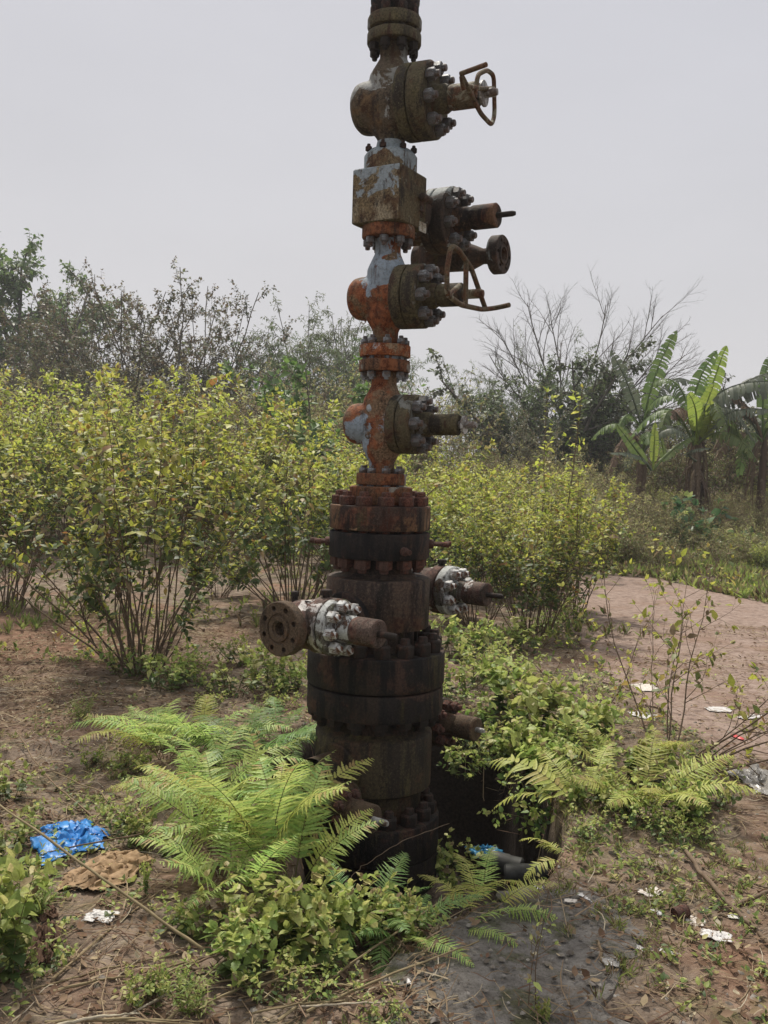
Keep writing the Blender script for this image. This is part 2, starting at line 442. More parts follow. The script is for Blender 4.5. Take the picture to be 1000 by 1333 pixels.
def sdist(px, py, poly):
    """signed distance to a polygon, negative inside"""
    d = np.full(px.shape, 1e9); ins = np.zeros(px.shape, bool)
    n = len(poly)
    for i in range(n):
        ax, ay = poly[i]; bx, by = poly[(i + 1) % n]
        ex, ey = bx - ax, by - ay
        t = np.clip(((px - ax) * ex + (py - ay) * ey) / (ex * ex + ey * ey), 0, 1)
        d = np.minimum(d, np.hypot(px - ax - t * ex, py - ay - t * ey))
        c = ((ay > py) != (by > py)) & (px < (bx - ax) * (py - ay) / (by - ay + 1e-12) + ax)
        ins ^= c
    return np.where(ins, -d, d)

PIT = [tuple(G(a, b))[:2] for a, b in [(540, 1203), (640, 1168), (700, 1140), (735, 1085), (700, 1000), (650, 935), (470, 905), (345, 970), (400, 1100), (405, 1180)]]
SLAB = [tuple(G(a, b))[:2] for a, b in [(733, 744), (860, 756), (1010, 790), (1180, 840), (1400, 960), (1300, 1120), (1010, 1060), (950, 1000), (880, 940), (800, 890), (765, 850), (742, 800)]]
SLAB2 = [tuple(G(a, b))[:2] for a, b in [(500, 1360), (505, 1260), (545, 1213), (610, 1185), (700, 1150), (770, 1165), (835, 1215), (830, 1290), (800, 1360)]]
PIT_D = -0.95
def ground_z(x, y):
    x, y = np.asarray(x, float), np.asarray(y, float)
    z = (fbm(x * 1.3, y * 1.3, 3) - .47) * .07 + (fbm(x * 6, y * 6, 9, 3) - .44) * .028 + (vnoise(x * 15, y * 15, 33) - .5) * .014
    s = np.clip((y - 13.0) / 14.0, 0, 1)
    z = z + s * s * (3 - 2 * s) * .95
    wob = (fbm(x * 2.2, y * 2.2, 21) - .47) * .35
    dp = sdist(x, y, PIT) + wob * .5
    t = np.clip((-dp + .06) / .16, 0, 1)
    t = t * t * (3 - 2 * t)
    pitz = PIT_D + (fbm(x * 3, y * 3, 5) - .47) * .5
    z = z * (1 - t) + pitz * t
    for poly in (SLAB, SLAB2):
        ds = sdist(x, y, poly)
        k = np.clip((-ds + .02) / .15, 0, 1) * (1 - t)
        z = np.where(k > 0, z * (1 - k) + np.minimum(z, -.006) * k, z)
    return z
def gz(x, y): return float(ground_z(np.array([x]), np.array([y]))[0])
def GP(px, py):
    """the place on the ground seen at a photo pixel"""
    d = ray(px, py); d = np.array(tuple(d / d.y))
    t = np.concatenate([np.linspace(2.0, 8, 240), np.linspace(8.03, 60, 500)])
    P = np.array(tuple(CAM))[None] + d[None] * t[:, None]
    f = P[:, 2] - ground_z(P[:, 0], P[:, 1])
    k = int(np.argmax(f < 0)) if (f < 0).any() else len(t) - 1
    k = max(k, 1); w = f[k - 1] / (f[k - 1] - f[k] + 1e-9); w = min(max(w, 0), 1)
    q = P[k - 1] * (1 - w) + P[k] * w
    return Vector((q[0], q[1], gz(q[0], q[1])))

def axis_grid(lo, hi, step, far_lo, far_hi, g=1.22):
    a = list(np.arange(lo, hi, step))
    s, x = step, a[-1]
    while x < far_hi: s *= g; x += s; a.append(x)
    s, x, b = step, lo, []
    while x > far_lo: s *= g; x -= s; b.append(x)
    return np.array(b[::-1] + a)
gx = np.unique(np.clip(axis_grid(-2.4, 2.6, .032, -92, 92, 1.18), -92, 92))
gy = np.unique(np.clip(axis_grid(2.3, 7.4, .032, -6, 114, 1.18), -6, 114))
XX, YY = np.meshgrid(gx, gy)
ZZ = ground_z(XX, YY)
nx, ny = len(gx), len(gy)
gv = np.stack([XX, YY, ZZ], -1).reshape(-1, 3)
ii = (np.arange(ny - 1)[:, None] * nx + np.arange(nx - 1)[None, :]).ravel()
gf = np.stack([ii, ii + 1, ii + nx + 1, ii + nx], -1)

n = NT('earth')
v = n.coord('Object')
a = n.noise(v, 1.1, 8, .62, .4)
b = n.noise(v, 9, 8, .7, .5)
c = n.noise(v, 55, 5, .7)
d = n.noise(v, 2.6, 7, .65)
col = n.ramp(b, [(.30, (.055, .041, .031)), (.44, (.127, .094, .069)), (.58, (.21, .163, .124)), (.76, (.32, .265, .21))])
red = n.ramp(b, [(.3, (.11, .058, .037)), (.55, (.21, .115, .073)), (.8, (.30, .20, .145))])
col = n.mix(n.ramp(a, [(.50, 0), (.66, .75)]), col, red)
pr = n.N('ShaderNodeVectorMath', operation='DISTANCE'); n.L(v, pr.inputs[0]); pr.inputs[1].default_value = (-3.3, 8.2, 0)
col = n.mix(n.ramp(n.math('ADD', n.math('MULTIPLY', pr.outputs['Value'], .3), n.math('MULTIPLY', a, .6)), [(.55, .8), (.85, 0)]), col, red)
mossc = n.ramp(c, [(.3, (.045, .05, .018)), (.7, (.11, .115, .038))])
col = n.mix(n.ramp(d, [(.54, 0), (.68, .75)]), col, mossc)
col = n.mix(n.ramp(c, [(.30, .7), (.46, 0)]), col, (.045, .032, .024))
col = n.mix(n.ramp(n.noise(v, 120, 3, .6), [(.64, 0), (.70, .7)]), col, (.30, .25, .19))
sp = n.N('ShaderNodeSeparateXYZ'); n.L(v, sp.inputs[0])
col = n.mix(n.ramp(n.math('ADD', sp.outputs['Z'], n.math('ADD', n.math('MULTIPLY', b, .12), .44)), [(.30, 1), (.46, 0)]), col, n.ramp(c, [(.3, (.012, .009, .007)), (.7, (.042, .031, .024))]))  # soil goes near black with depth, pit shade put into its colour
h = n.math('ADD', n.math('MULTIPLY', b, .6), n.math('MULTIPLY', c, .6))
M['earth'] = n.done(n.bsdf(col, .92, .12, 0, h, .02, .9))

n = NT('old_concrete')
v = n.coord('Object')
a = n.noise(v, 1.6, 8, .65, .5); b = n.noise(v, 14, 8, .72); c = n.noise(v, 90, 4, .7)
col = n.ramp(b, [(.34, (.115, .080, .064)), (.48, (.215, .155, .125)), (.62, (.27, .205, .17)), (.8, (.35, .285, .245))])
col = n.mix(n.ramp(a, [(.48, 0), (.66, .75)]), col, (.185, .118, .085))
col = n.mix(n.ramp(c, [(.32, .6), (.45, 0)]), col, (.07, .05, .04))
M['slab'] = n.done(n.bsdf(col, .9, .15, 0, n.math('ADD', b, n.math('MULTIPLY', c, .4)), .012, .8))
n = NT('mossy_concrete')
v = n.coord('Object')
a = n.noise(v, 3.1, 8, .68, .6); b = n.noise(v, 17, 8, .74); c = n.noise(v, 110, 4, .7)
col = n.ramp(b, [(.3, (.062, .054, .046)), (.46, (.135, .122, .108)), (.6, (.19, .174, .156)), (.75, (.28, .26, .235))])
col = n.mix(n.ramp(a, [(.57, 0), (.64, .8)]), col, n.ramp(c, [(.3, (.070, .052, .037)), (.7, (.18, .135, .096))]))
col = n.mix(n.ramp(n.noise(v, 5.3, 7, .7), [(.52, 0), (.62, .8)]), col, n.ramp(c, [(.3, (.035, .036, .016)), (.7, (.10, .10, .04))]))
col = n.mix(n.ramp(c, [(.32, .7), (.44, 0)]), col, (.03, .025, .02))
M['slab2'] = n.done(n.bsdf(col, .9, .15, 0, n.math('ADD', b, n.math('MULTIPLY', c, .5)), .014, .9))

me = bpy.data.meshes.new('ground')
me.from_pydata(gv.tolist(), [], gf.tolist())
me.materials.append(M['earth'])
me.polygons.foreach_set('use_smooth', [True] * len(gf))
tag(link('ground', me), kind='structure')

def slab(name, poly, z, m, seed, amp):
    """a thin worn slab with a ragged edge"""
    pts = []
    for i in range(len(poly)):
        p, q = np.array(poly[i]), np.array(poly[(i + 1) % len(poly)])
        k = max(2, int(np.linalg.norm(q - p) / .05))
        for t in range(k): pts.append(p + (q - p) * t / k)
    pts = np.array(pts)
    off = np.stack([fbm(pts[:, 0] * 5, pts[:, 1] * 5, seed) - .47, fbm(pts[:, 0] * 5, pts[:, 1] * 5, seed + 7) - .47], -1)
    pts = pts + off * amp
    N = len(pts); ctr = pts.mean(0)
    inner = ctr + (pts - ctr) * .985
    vs = [(x, y, z - .07) for x, y in pts] + [(x, y, z - .012) for x, y in pts] + [(x, y, z) for x, y in inner]
    fs = [(i, (i + 1) % N, N + (i + 1) % N, N + i) for i in range(N)] + [(N + i, N + (i + 1) % N, 2 * N + (i + 1) % N, 2 * N + i) for i in range(N)] + [tuple(range(2 * N, 3 * N))]
    mb = MB().add(vs, fs)
    return tag(mb.build(name, m, smooth=0), kind='structure')
slab('path', SLAB, .022, M['slab'], 31, .25)
slab('concrete_kerb', SLAB2, .012, M['slab2'], 41, .34)

# ------------------------------------------------------------------ the wellhead
TY = 4.6
S_PX = TY / F
TX = at(497, 605, TY).x
def zc(py):
    lo, hi = -3.0, 6.0
    for _ in range(50):
        m = (lo + hi) / 2
        if proj((TX, TY, m))[1] > py: lo = m
        else: hi = m
    return lo
ROOT = Vector((TX, TY, -.9))
well = empty('wellhead', ROOT)
tag(well, 'tall rusty oil wellhead of stacked valves and bolted flanges standing in the pit', 'wellhead')
TH = rad(31)
TV = rad(24)
S1 = Vector((math.cos(TV), -math.sin(TV), 0))            # tree valves point right and a little forward
TH2 = rad(37)
S2 = Vector((math.cos(TH2), -math.sin(TH2), 0)); F2 = Vector((-math.sin(TH2), -math.cos(TH2), 0))
UP = Vector((0, 0, 1))
def px(v): return v * S_PX
def ax(py): return Vector((TX, TY, zc(py)))

_nuts = {}
def nut_mesh(r, h, mat, thru=None, key='nut'):
    k = (round(r, 4), round(h, 4), mat, thru)
    if k in _nuts: return _nuts[k]
    mb = MB()
    def hexa(z0, z1):
        b = (z1 - z0) * .12
        mb.lathe((0, 0, 0), (0, 0, 1), [(0, z0), (r * .9, z0), (r, z0 + b), (r, z1 - b), (r * .86, z1), (0, z1)], 6)
    hexa(0, h)
    mb.lathe((0, 0, 0), (0, 0, 1), [(r * .55, h * .8), (r * .55, h * 1.38), (r * .45, h * 1.5), (0, h * 1.5)], 12)
    if thru:
        mb.lathe((0, 0, 0), (0, 0, 1), [(r * .55, .01), (r * .55, -thru - .01)], 12)
        hexa(-thru - h, -thru)
        mb.lathe((0, 0, 0), (0, 0, 1), [(0, -thru - h * 1.45), (r * .45, -thru - h * 1.45), (r * .55, -thru - h * 1.35), (r * .55, -thru - h * .9)], 12)
    _nuts[k] = mb.mesh(key, M[mat])
    return _nuts[k]
def put_nut(name, me, pos, axis, parent, spin=0.0):
    q = Vector(axis).to_track_quat('Z', 'Y') @ Quaternion((0, 0, 1), spin)
    return link(name, me, parent, Vector(pos) - ROOT, q)
rngw = random.Random(5)

def ring(c, axis, R, k, name, me, parent, ph=0.0, sel=None):
    axis = Vector(axis).normalized()
    ref = UP if abs(axis.z) < .9 else Vector((1, 0, 0))
    u = (ref - axis * ref.dot(axis)).normalized(); w = axis.cross(u)
    for i in range(k):
        an = ph + 2 * math.pi * i / k
        p = Vector(c) + (u * math.cos(an) + w * math.sin(an)) * R
        if sel and not sel(p): continue
        put_nut(name, me, p, axis, parent, rngw.uniform(0, 1))

def flange(name, y0, y1, r, mat, bev=2.0, core=None, n=56):
    """disc between two photo heights, radius in photo pixels"""
    z0, z1 = zc(y1), zc(y0)
    mb = MB(); c = (TX, TY, 0); R, b = px(r), px(bev)
    mb.lathe(c, UP, [(0, z0), (R - b, z0), (R - b * .3, z0 + b * .3), (R, z0 + b), (R, z1 - b), (R - b * .3, z1 - b * .3), (R - b, z1), (0, z1)], n)
    if core: mb.cyl(c, UP, px(core[0]), zc(core[2]), zc(core[1]), n, .001)
    return mb.build(name, M[mat], well, ROOT)
def spool(name, prof, mat, n=40):
    """turned body: list of (photo height, radius in photo pixels), top to bottom"""
    mb = MB()
    p = [(px(r), zc(y)) for y, r in prof][::-1]
    mb.lathe((TX, TY, 0), UP, [(0, p[0][1])] + p + [(0, p[-1][1])], n)
    return mb.build(name, M[mat], well, ROOT, smooth=40)

def valve(c, Sd, Fd, k, mats, trunk, cap, bf, bn, nk, cy, stem, nuts, name='gate_valve', disc=None, rc=None):
    """gate valve. c centre, Sd stem direction, Fd flow direction, lengths in photo pixels times k"""
    q = lambda v: px(v) * k
    body = MB()
    body.lathe(c, Fd, [(0, -q(trunk[0])), (q(trunk[1]), -q(trunk[0])), (q(trunk[1]), -q(trunk[0]) * .72), (q(trunk[2]), -q(trunk[0]) * .45), (q(trunk[2]), q(trunk[3]) * .45),
                       (q(trunk[1]), q(trunk[3]) * .72), (q(trunk[1]), q(trunk[3])), (0, q(trunk[3]))], 40)
    L, r = q(cap[0]), q(cap[1])
    body.lathe(c, Sd, [(0, -L * 1.02), (r * .45, -L * 1.0), (r * .78, -L * .94), (r * .95, -L * .83), (r, -L * .68), (r, q(bf[0])), (0, q(bf[0]))], 40)
    body.lathe(c, Sd, [(0, q(bf[0]) - .02), (q(bf[2]) * .8, q(bf[0]) - .01), (q(bf[2]) * .92, q(bf[0]) + q(4)), (0, q(bf[0]) + q(4))], 48)
    o = body.build('gate_valve', M[mats[0]], well, ROOT, smooth=180)
    md = o.modifiers.new('cast', 'REMESH'); md.mode = 'VOXEL'; md.voxel_size = .0058; md.use_smooth_shade = True
    ms = o.modifiers.new('fillet', 'SMOOTH'); ms.iterations = 7; ms.factor = .5
    b = MB(); R, bv = q(bf[2]), q(2)
    b.lathe(c, Sd, [(0, q(bf[0])), (R - bv * 1.6, q(bf[0])), (R - bv * .4, q(bf[0]) + bv * .5), (R, q(bf[0]) + bv * 1.5), (R, q(bf[1]) - bv * .5), (R - bv * .5, q(bf[1])), (0, q(bf[1]))], 56)
    b.build('body_flange', M[mats[0] if mats[1] == 'silver_paint' else mats[1]], o, ROOT)
    b = MB()
    R, l0, l1 = q(bn[2]), q(bn[0]), q(bn[1]); bv = q(2.5)
    b.lathe(c, Sd, [(0, l0), (R - bv * .6, l0), (R, l0 + bv * .6), (R, l1 - bv), (R - bv, l1), (0, l1)], 56)
    b.build('bonnet', M[mats[1]], o, ROOT)
    nr, nh, nc, R2, ph, nm = nuts
    ring(Vector(c) + Vector(Sd) * l1, Sd, q(R2), nc, 'bonnet_nut', nut_mesh(q(nr), q(nh), nm, None, 'bonnet_nut'), o, ph)
    h = MB()
    h.lathe(c, Sd, [(q(nk[1]) * 1.12, l1 - .004), (q(nk[1]), l1 + q(5)), (q(nk[1]), q(nk[0]) - q(4)), (q(nk[1]) * .86, q(nk[0])), (0, q(nk[0]))], 32)
    h.build('packing_gland', M[mats[2]], o, ROOT)
    h = MB()
    r = q(cy[2])
    h.lathe(c, Sd, [(r * .93, q(cy[0]) - .004), (r, q(cy[0]) + q(2)), (r, q(cy[1]) - q(1.5)), (r * .9, q(cy[1])), (r * .55, q(cy[1])), (0, q(cy[1]) - q(2))], 32)
    h.build('stem_housing', M[mats[3]], o, ROOT)
    h = MB()
    if disc: h.cyl(c, Sd, q(disc[2]), q(disc[0]), q(disc[1]), 32, .001)
    h.lathe(c, Sd, [(q(stem[1]), q(cy[1]) - .02), (q(stem[1]), q(stem[0]) * .97), (q(stem[1]) * .7, q(stem[0])), (0, q(stem[0]))], 14)
    h.build('stem', M[mats[4]], o, ROOT)
    return o

# --- tree cap and top flange
spool('tree_cap', [(-60, 22), (-58, 27), (-8, 29), (-4, 31.5), (6, 31), (20, 25), (26, 22)], 'black_steel')
top_fl = flange('flange', 24, 42, 34.5, 'olive_steel', 4, (25, 41, 46))
ring(ax(24), UP, px(27), 8, 'stud_bolt', nut_mesh(px(6.2), px(10), 'nut_black', zc(24) - zc(60), 'stud_bolt'), top_fl, .35)
flange('flange', 45.5, 60, 34.5, 'olive_steel', 2)
# --- valve A
vA = valve(ax(138), S1, UP, 1.0, ('olive_body', 'olive_steel', 'olive_steel', 'wheel_rod', 'stem_steel'),
           (60, 17.5, 30, 80), (51, 33), (19, 35, 47), (36.5, 59, 47), (78, 18), (80, 116, 15.5), (140, 5.5), (8.2, 11, 8, 36, .2, 'nut_grey'), disc=(121, 124, 15.5))
# --- handwheel A
def wheel(ptsL, c, L, parent, closed_extra, mat, r=.0105, L2=None):
    pl = Vector(c) + S1 * px(L)
    mb = MB()
    for path in ptsL:
        P = [on_plane(a, b, pl + S1 * px(dl), S1) for a, b, dl in path]
        # rounded corners
        Q = [P[0]]
        for i in range(1, len(P) - 1):
            A, B, C = P[i - 1], P[i], P[i + 1]
            ra = min(.35 * (A - B).length, .035); rb = min(.35 * (C - B).length, .035)
            p0, p2 = B + (A - B).normalized() * ra, B + (C - B).normalized() * rb
            for t in (0, .25, .5, .75, 1): Q.append(p0 * (1 - t) ** 2 + B * 2 * t * (1 - t) + p2 * t * t)
        Q.append(P[-1])
        mb.tube(Q, r, 10)
    return mb.build('handwheel', M[mat], parent, ROOT, smooth=60)
wheel([[(604, 118, 0), (600, 96, 0), (626, 148, 0), (640, 163, 0), (644, 150, 0), (643, 98, 0), (634, 91, 0), (622, 97, 0), (618, 128, 0)],
       [(600, 96, 0), (633, 84, 36)], [(643, 115, 0), (628, 116, 0), (608, 112, 0)]], ax(138), 127, vA, None, 'wheel_rod')
# --- hub and block
spool('block_hub', [(186, 18), (196, 20), (198, 27), (203, 32), (206, 34), (226, 34)], 'hub_coat')
hub_studs = well
for i, an in enumerate((150, 200, 250, 300, 345, 30)):
    p = ax(201) + Vector((math.cos(rad(an)), math.sin(rad(an)), 0)) * px(30)
    put_nut('hub_stud', nut_mesh(px(4.2), px(6), 'nut_black', None, 'hub_stud'), p, UP, well, i)
n1 = Vector((-math.sin(rad(30)), -math.cos(rad(30)), 0)); n2 = Vector((math.cos(rad(30)), -math.sin(rad(30)), 0))
zb0, zb1 = zc(297), zc(226)
w2 = px(35)
blk = MB()
def boxbev(mb, c, a, b, h, bev, fm=None):
    """box with bevelled edges: a, b horizontal half-axes, h half-height"""
    c = Vector(c); la, lb = a.length, b.length; ua, ub = a / la, b / lb
    rings = []
    for dz, ins in ((-h, bev), (-h + bev, 0), (h - bev, 0), (h, bev)):
        A, B = la - ins, lb - ins
        pts = [(-A, -B + bev), (-A + bev, -B), (A - bev, -B), (A, -B + bev), (A, B - bev), (A - bev, B), (-A + bev, B), (-A, B - bev)]
        rings.append([c + ua * x + ub * y + Vector((0, 0, dz)) for x, y in pts])
    vs = [tuple(p) for r in rings for p in r]
    fs, mt = [], []
    for i in range(3):
        for j in range(8):
            k = (j + 1) % 8
            fs.append((i * 8 + j, i * 8 + k, (i + 1) * 8 + k, (i + 1) * 8 + j))
    fs += [tuple(range(8))[::-1], tuple(24 + j for j in range(8))]
    return mb.add(vs, fs)
boxbev(blk, Vector((TX, TY, (zb0 + zb1) / 2)), n2 * w2, -n1 * w2, (zb1 - zb0) / 2, .006)
bo = blk.build('cross_block', [M['block_front'], M['block_side_shaded']], well, ROOT, smooth=0)
for p in bo.data.polygons:
    if (p.center - (Vector((TX, TY, (zb0 + zb1) / 2)) - ROOT)).dot(n2) > w2 * .9 or p.center.z < zb0 - ROOT.z + .004: p.material_index = 1
# small needle valve and plate on the right face
fm = Vector((TX, TY, (zb0 + zb1) / 2)) + n2 * w2
nv = MB()
pc = on_plane(549, 258, fm, n2)
side = UP.cross(n2).normalized()
nv.cyl(pc, n2, px(6), -.004, px(6), 16); nv.cyl(pc + n2 * px(5), side, px(4.6), -px(9), px(15), 16)
nv.cyl(pc - UP * px(3), -UP, px(3.6), 0, px(13), 12); nv.cyl(pc - UP * px(15), -UP, px(5), 0, px(3), 12); nv.cyl(pc - UP * px(17), -UP, px(1.6), 0, px(8), 8)
nvp = nv.build('needle_valve', M['brown_steel'], well, ROOT)
tp = MB(); pp = on_plane(549.5, 296, fm, n2)
tp.box(pp + n2 * .003, side * px(9), UP * px(6), n2 * .0025)
tp.build('data_plate', M['tag_plate'], well, ROOT, smooth=0)
# --- wing valve behind the block with its choke
wc = Vector((TX, TY, zc(262))) - n1 * .36
wc.z = at(560, 291, wc.y).z
sp = MB(); sp.cyl(Vector((TX, TY, wc.z)) - n1 * (w2 - .01), -n1, px(33), 0, .09, 40); sp.cyl(Vector((TX, TY, wc.z)), -n1, px(20), w2, .40, 32)
sp.build('wing_flange', M['brown_steel'], well, ROOT)
vW = valve(wc, n2, -n1, 1.04, ('brown_steel', 'brown_steel', 'dark_rust', 'dark_rust', 'nut_black'),
           (40, 18, 26, 75), (36, 28), (10, 24, 42), (25, 47, 42), (68, 15), (70, 104, 15.5), (128, 3.6), (8.0, 10, 8, 32, .3, 'nut_grey'), name='wing')
for (gx_, gy_, dx) in ((592, 262, 0), (618, 280, .02)):
    gf_ = MB()
    p = at(gx_, gy_, wc.y - .12 + dx)
    gf_.cyl(p, UP * 1 + n2 * .2, px(3.0), -px(7), px(4), 10); gf_.cyl(p, UP + n2 * .2, px(4.2), px(3), px(11), 10)
    gf_.build('grease_fitting', M['nut_grey'], vW, ROOT)
chY = wc.y + .28
ch = MB()
e0, e1 = at(566, 338, chY + .05), at(640, 333, chY - .12)
cdv = (e1 - e0).normalized()
ch.lathe(e0, cdv, [(0, -.10), (px(24), -.10), (px(27), -.03), (px(24), .02), (px(19), .03), (px(19.5), (e1 - e0).length * .62), (px(17), (e1 - e0).length * .70), (px(11), (e1 - e0).length * .86), (px(11.5), (e1 - e0).length * 1.05), (0, (e1 - e0).length * 1.05)], 36)
vc = at(566, 318, chY)
ch.lathe(vc, UP, [(0, -px(44)), (px(19), -px(44)), (px(23), -px(34)), (px(23), px(20)), (px(18), px(26)), (0, px(26))], 32)
ch.lathe(wc, -n1, [(px(30), .14), (px(32), .15), (px(32), .22), (px(20), .23), (px(20), .36), (0, .36)], 32)
ch.build('choke', M['brown_steel'], well, ROOT)

def holed_flange(name, c, axis, R, t, bore, k, hr, hR, mat, parent, groove=None):
    """flange with drilled bolt holes and a bored, stepped face"""
    mb = MB(); b = .004
    prof = [(0, -t), (R - b, -t), (R, -t + b), (R, -b), (R - b, 0)]
    if groove: prof += [(groove + .012, 0), (groove + .010, -.006), (groove, -.006), (groove - .002, .003)]
    prof += [(bore * 1.25, .003), (bore * 1.18, -.006), (bore, -.008), (bore, -t * 1.6), (0, -t * 1.6)]
    mb.lathe(c, axis, prof, 56)
    o = mb.build(name, M[mat], parent, ROOT)
    cut = MB(); a_ = Vector(axis).normalized(); u = (UP - a_ * UP.dot(a_)).normalized(); w = a_.cross(u)
    for i in range(k):
        an = 2 * math.pi * (i + .45) / k
        p = Vector(c) + (u * math.cos(an) + w * math.sin(an)) * hR
        cut.lathe(p, a_, [(0, -t * .7), (hr, -t * .7), (hr, .02), (0, .02)], 14)
    co = cut.build('cutter', M[mat], None, ROOT)
    md = o.modifiers.new('drill', 'BOOLEAN'); md.object = co; md.operation = 'DIFFERENCE'; md.solver = 'EXACT'
    co.location = ROOT
    bpy.context.view_layer.update()
    dg = bpy.context.evaluated_depsgraph_get()
    nm = bpy.data.meshes.new_from_object(o.evaluated_get(dg))
    o.modifiers.clear(); old = o.data; o.data = nm
    bpy.data.meshes.remove(old)
    cme = co.data; bpy.data.objects.remove(co); bpy.data.meshes.remove(cme)
    nm.polygons.foreach_set('use_smooth', [True] * len(nm.polygons)); nm.set_sharp_from_angle(angle=rad(30))
    return o
fw = at(656, 331, e1.y - .03)
holed_flange('outlet_flange', fw, n2, px(27), px(16), px(8), 6, px(3), px(20), 'brown_steel', well, px(14))

# --- flange under block, neck and valve B
f2 = flange('flange', 294, 312, 34, 'orange_rust', 2)
ring(ax(312), -UP, px(27), 8, 'stud_bolt', nut_mesh(px(6), px(8.5), 'nut_grey', None, 'stud_bolt'), f2, .2)
vB = valve(ax(388), S1, UP, 1.0, ('rust_body_upper', 'olive_steel', 'olive_steel', 'olive_steel', 'wheel_rod'),
           (60, 16.5, 26, 78), (50, 28), (18, 34, 40.5), (35, 55, 40.5), (71, 16), (73, 104, 14.5), (131, 6), (8.2, 11, 8, 31.5, .1, 'nut_grey'))
wheel([[(598, 372, 0), (582, 386, 0), (582, 350, 0), (587, 320, 0), (596, 324, 0), (614, 350, 0), (632, 402, 0)],
       [(583, 384, 0), (600, 397, 0), (628, 403, 0), (645, 401, 8), (663, 397, 30)], [(607, 340, 0), (606, 396, 0)]], ax(388), 116, vB, None, 'wheel_rod', .0118)
def plug(c, lat, parent, mat='paint_steel'):
    bs = MB()
    p = on_plane(proj(c)[0] + lat - 3, proj(c)[1], ax(388) - Vector((0, px(17), 0)), Vector((0, -1, 0)))
    bs.lathe(p, (-.25, -1, .15), [(px(6.5), -.03), (px(6), .004), (px(4), .012), (0, .014)], 16)
    bs.build('body_plug', M[mat], parent, ROOT)
plug(ax(355), 5, vB)
# --- flange pair, valve C
f3 = flange('flange', 450, 465.5, 33, 'pale_rust', 1.5, (25, 464, 471))
ring(ax(450), UP, px(26), 8, 'stud_bolt', nut_mesh(px(5.6), px(7.5), 'nut_grey', zc(450) - zc(485), 'stud_bolt'), f3, .1)
flange('flange', 469.5, 485, 33, 'orange_rust', 1.5)
vC = valve(ax(552), S1, UP, 1.0, ('rust_body', 'olive_steel', 'olive_steel', 'olive_steel', 'stem_steel'),
           (70, 16.5, 26, 68), (51, 27), (17, 31, 38), (32, 51, 38), (69, 16), (70, 105, 13.5), (128, 4.6), (8, 11, 8, 29.5, .0, 'nut_grey'), disc=(110, 113, 11.5))
plug(ax(531), -13, vC, 'pale_rust'); plug(ax(566), -14, vC)
f4 = flange('flange', 616, 631, 32.5, 'orange_rust', 1.5, (26, 628, 636))
ring(ax(616), UP, px(25), 8, 'stud_bolt', nut_mesh(px(5.6), px(6.5), 'nut_grey', zc(616) - zc(630), 'stud_bolt'), f4, .25)
spool('adapter', [(633, 39), (634.5, 41), (656, 41)], 'orange_rust')

# --- tubing head flange pair
f5 = flange('flange', 657, 688, 65.5, 'dark_rust', 2, (50, 686, 694), 72)
ring(ax(657), UP, px(53.5), 12, 'stud_bolt', nut_mesh(px(10.5), px(12), 'nut_rust', zc(657) - zc(724), 'stud_bolt'), f5, .13)
f6 = flange('flange', 691, 724, 65.5, 'black_steel', 2, None, 72)
for an, L in ((176, 26), (187, 20), (-6, 26), (6, 30), (-62, 16)):
    d_ = Vector((math.cos(rad(an)), math.sin(rad(an)), 0))
    m_ = MB(); p = ax(706 + (6 if an == -62 else 0))
    m_.cyl(p, d_, px(5.5), px(63), px(71), 12); m_.cyl(p, d_, px(2.6), px(68), px(65 + L), 10); m_.cyl(p, d_, px(3.6), px(65 + L - 9), px(65 + L), 10)
    m_.build('lockdown_screw', M['nut_rust'], f6, ROOT)
spool('tubing_neck', [(722, 42), (738, 42), (748, 46), (752, 47)], 'casing_brown', 48)
housing = spool('tubing_head', [(744, 46), (748.5, 50), (749.5, 65.5), (752, 67.5), (811, 67.5), (813, 66), (814, 50), (818, 49), (842, 49)], 'casing_brown', 72)

# --- annulus valves
def pad(parent_mat, z, dirv, R, r0, name='outlet_pad'):
    m_ = MB(); c = Vector((TX, TY, z))
    m_.lathe(c, dirv, [(px(r0) * .7, R * .7), (px(r0), R * .72), (px(r0), R + .012), (px(r0) - .006, R + .018), (px(24), R + .020), (px(24), R + .16)], 40)
    return m_.build(name, M[parent_mat], well, ROOT)
RH = px(67.5)
zD = zc(797)
pad('black_steel', zD, F2, RH, 33)
cD = Vector((TX, TY, zD)) + F2 * .47
vD = valve(cD, S2, F2, 1.0, ('valve_brown', 'silver_paint', 'silver_paint', 'valve_brown', 'nut_black'),
           (52, 22, 29, 38), (31, 27), (10, 30, 34), (31, 44, 34), (66, 16.5), (67, 101, 16.5), (126, 4), (7.6, 10, 8, 26.5, .15, 'silver_nut'))
holed_flange('outlet_flange', Vector((TX, TY, zD)) + F2 * .69, F2, px(32), px(14), px(8), 8, px(3.3), px(24.5), 'tan_flange', well, px(15))
def cap_fitting(p, r, hx, h0, h1, parent, ax_=UP):
    m_ = MB()
    m_.cyl(p, ax_, px(r), -px(3), px(h0), 12); m_.lathe(p, ax_, [(0, px(h0)), (px(hx), px(h0)), (px(hx), px(h1 - 1)), (px(hx - 1), px(h1)), (0, px(h1))], 6)
    m_.build('grease_fitting', M['nut_black'], parent, ROOT)
cap_fitting(cD + S2 * px(20) + UP * px(31), 4.6, 7, 5, 12, vD)
m_ = MB(); p = cD - S2 * px(30) + UP * px(16)
m_.cyl(p, UP, px(10), -px(8), px(6), 16)
m_.build('cap_plug', M['valve_brown'], vD, ROOT)
cap_fitting(p + UP * px(5), 3.6, 5, 9, 15, vD)
cap_fitting(cD + F2 * px(15) + UP * px(22) + S2 * px(4), 4, 5, 0, 7, vD, UP - F2 * .2)
zE = zc(776)
pad('black_steel', zE, -F2, RH, 33)
cE = Vector((TX, TY, zE)) - F2 * .46
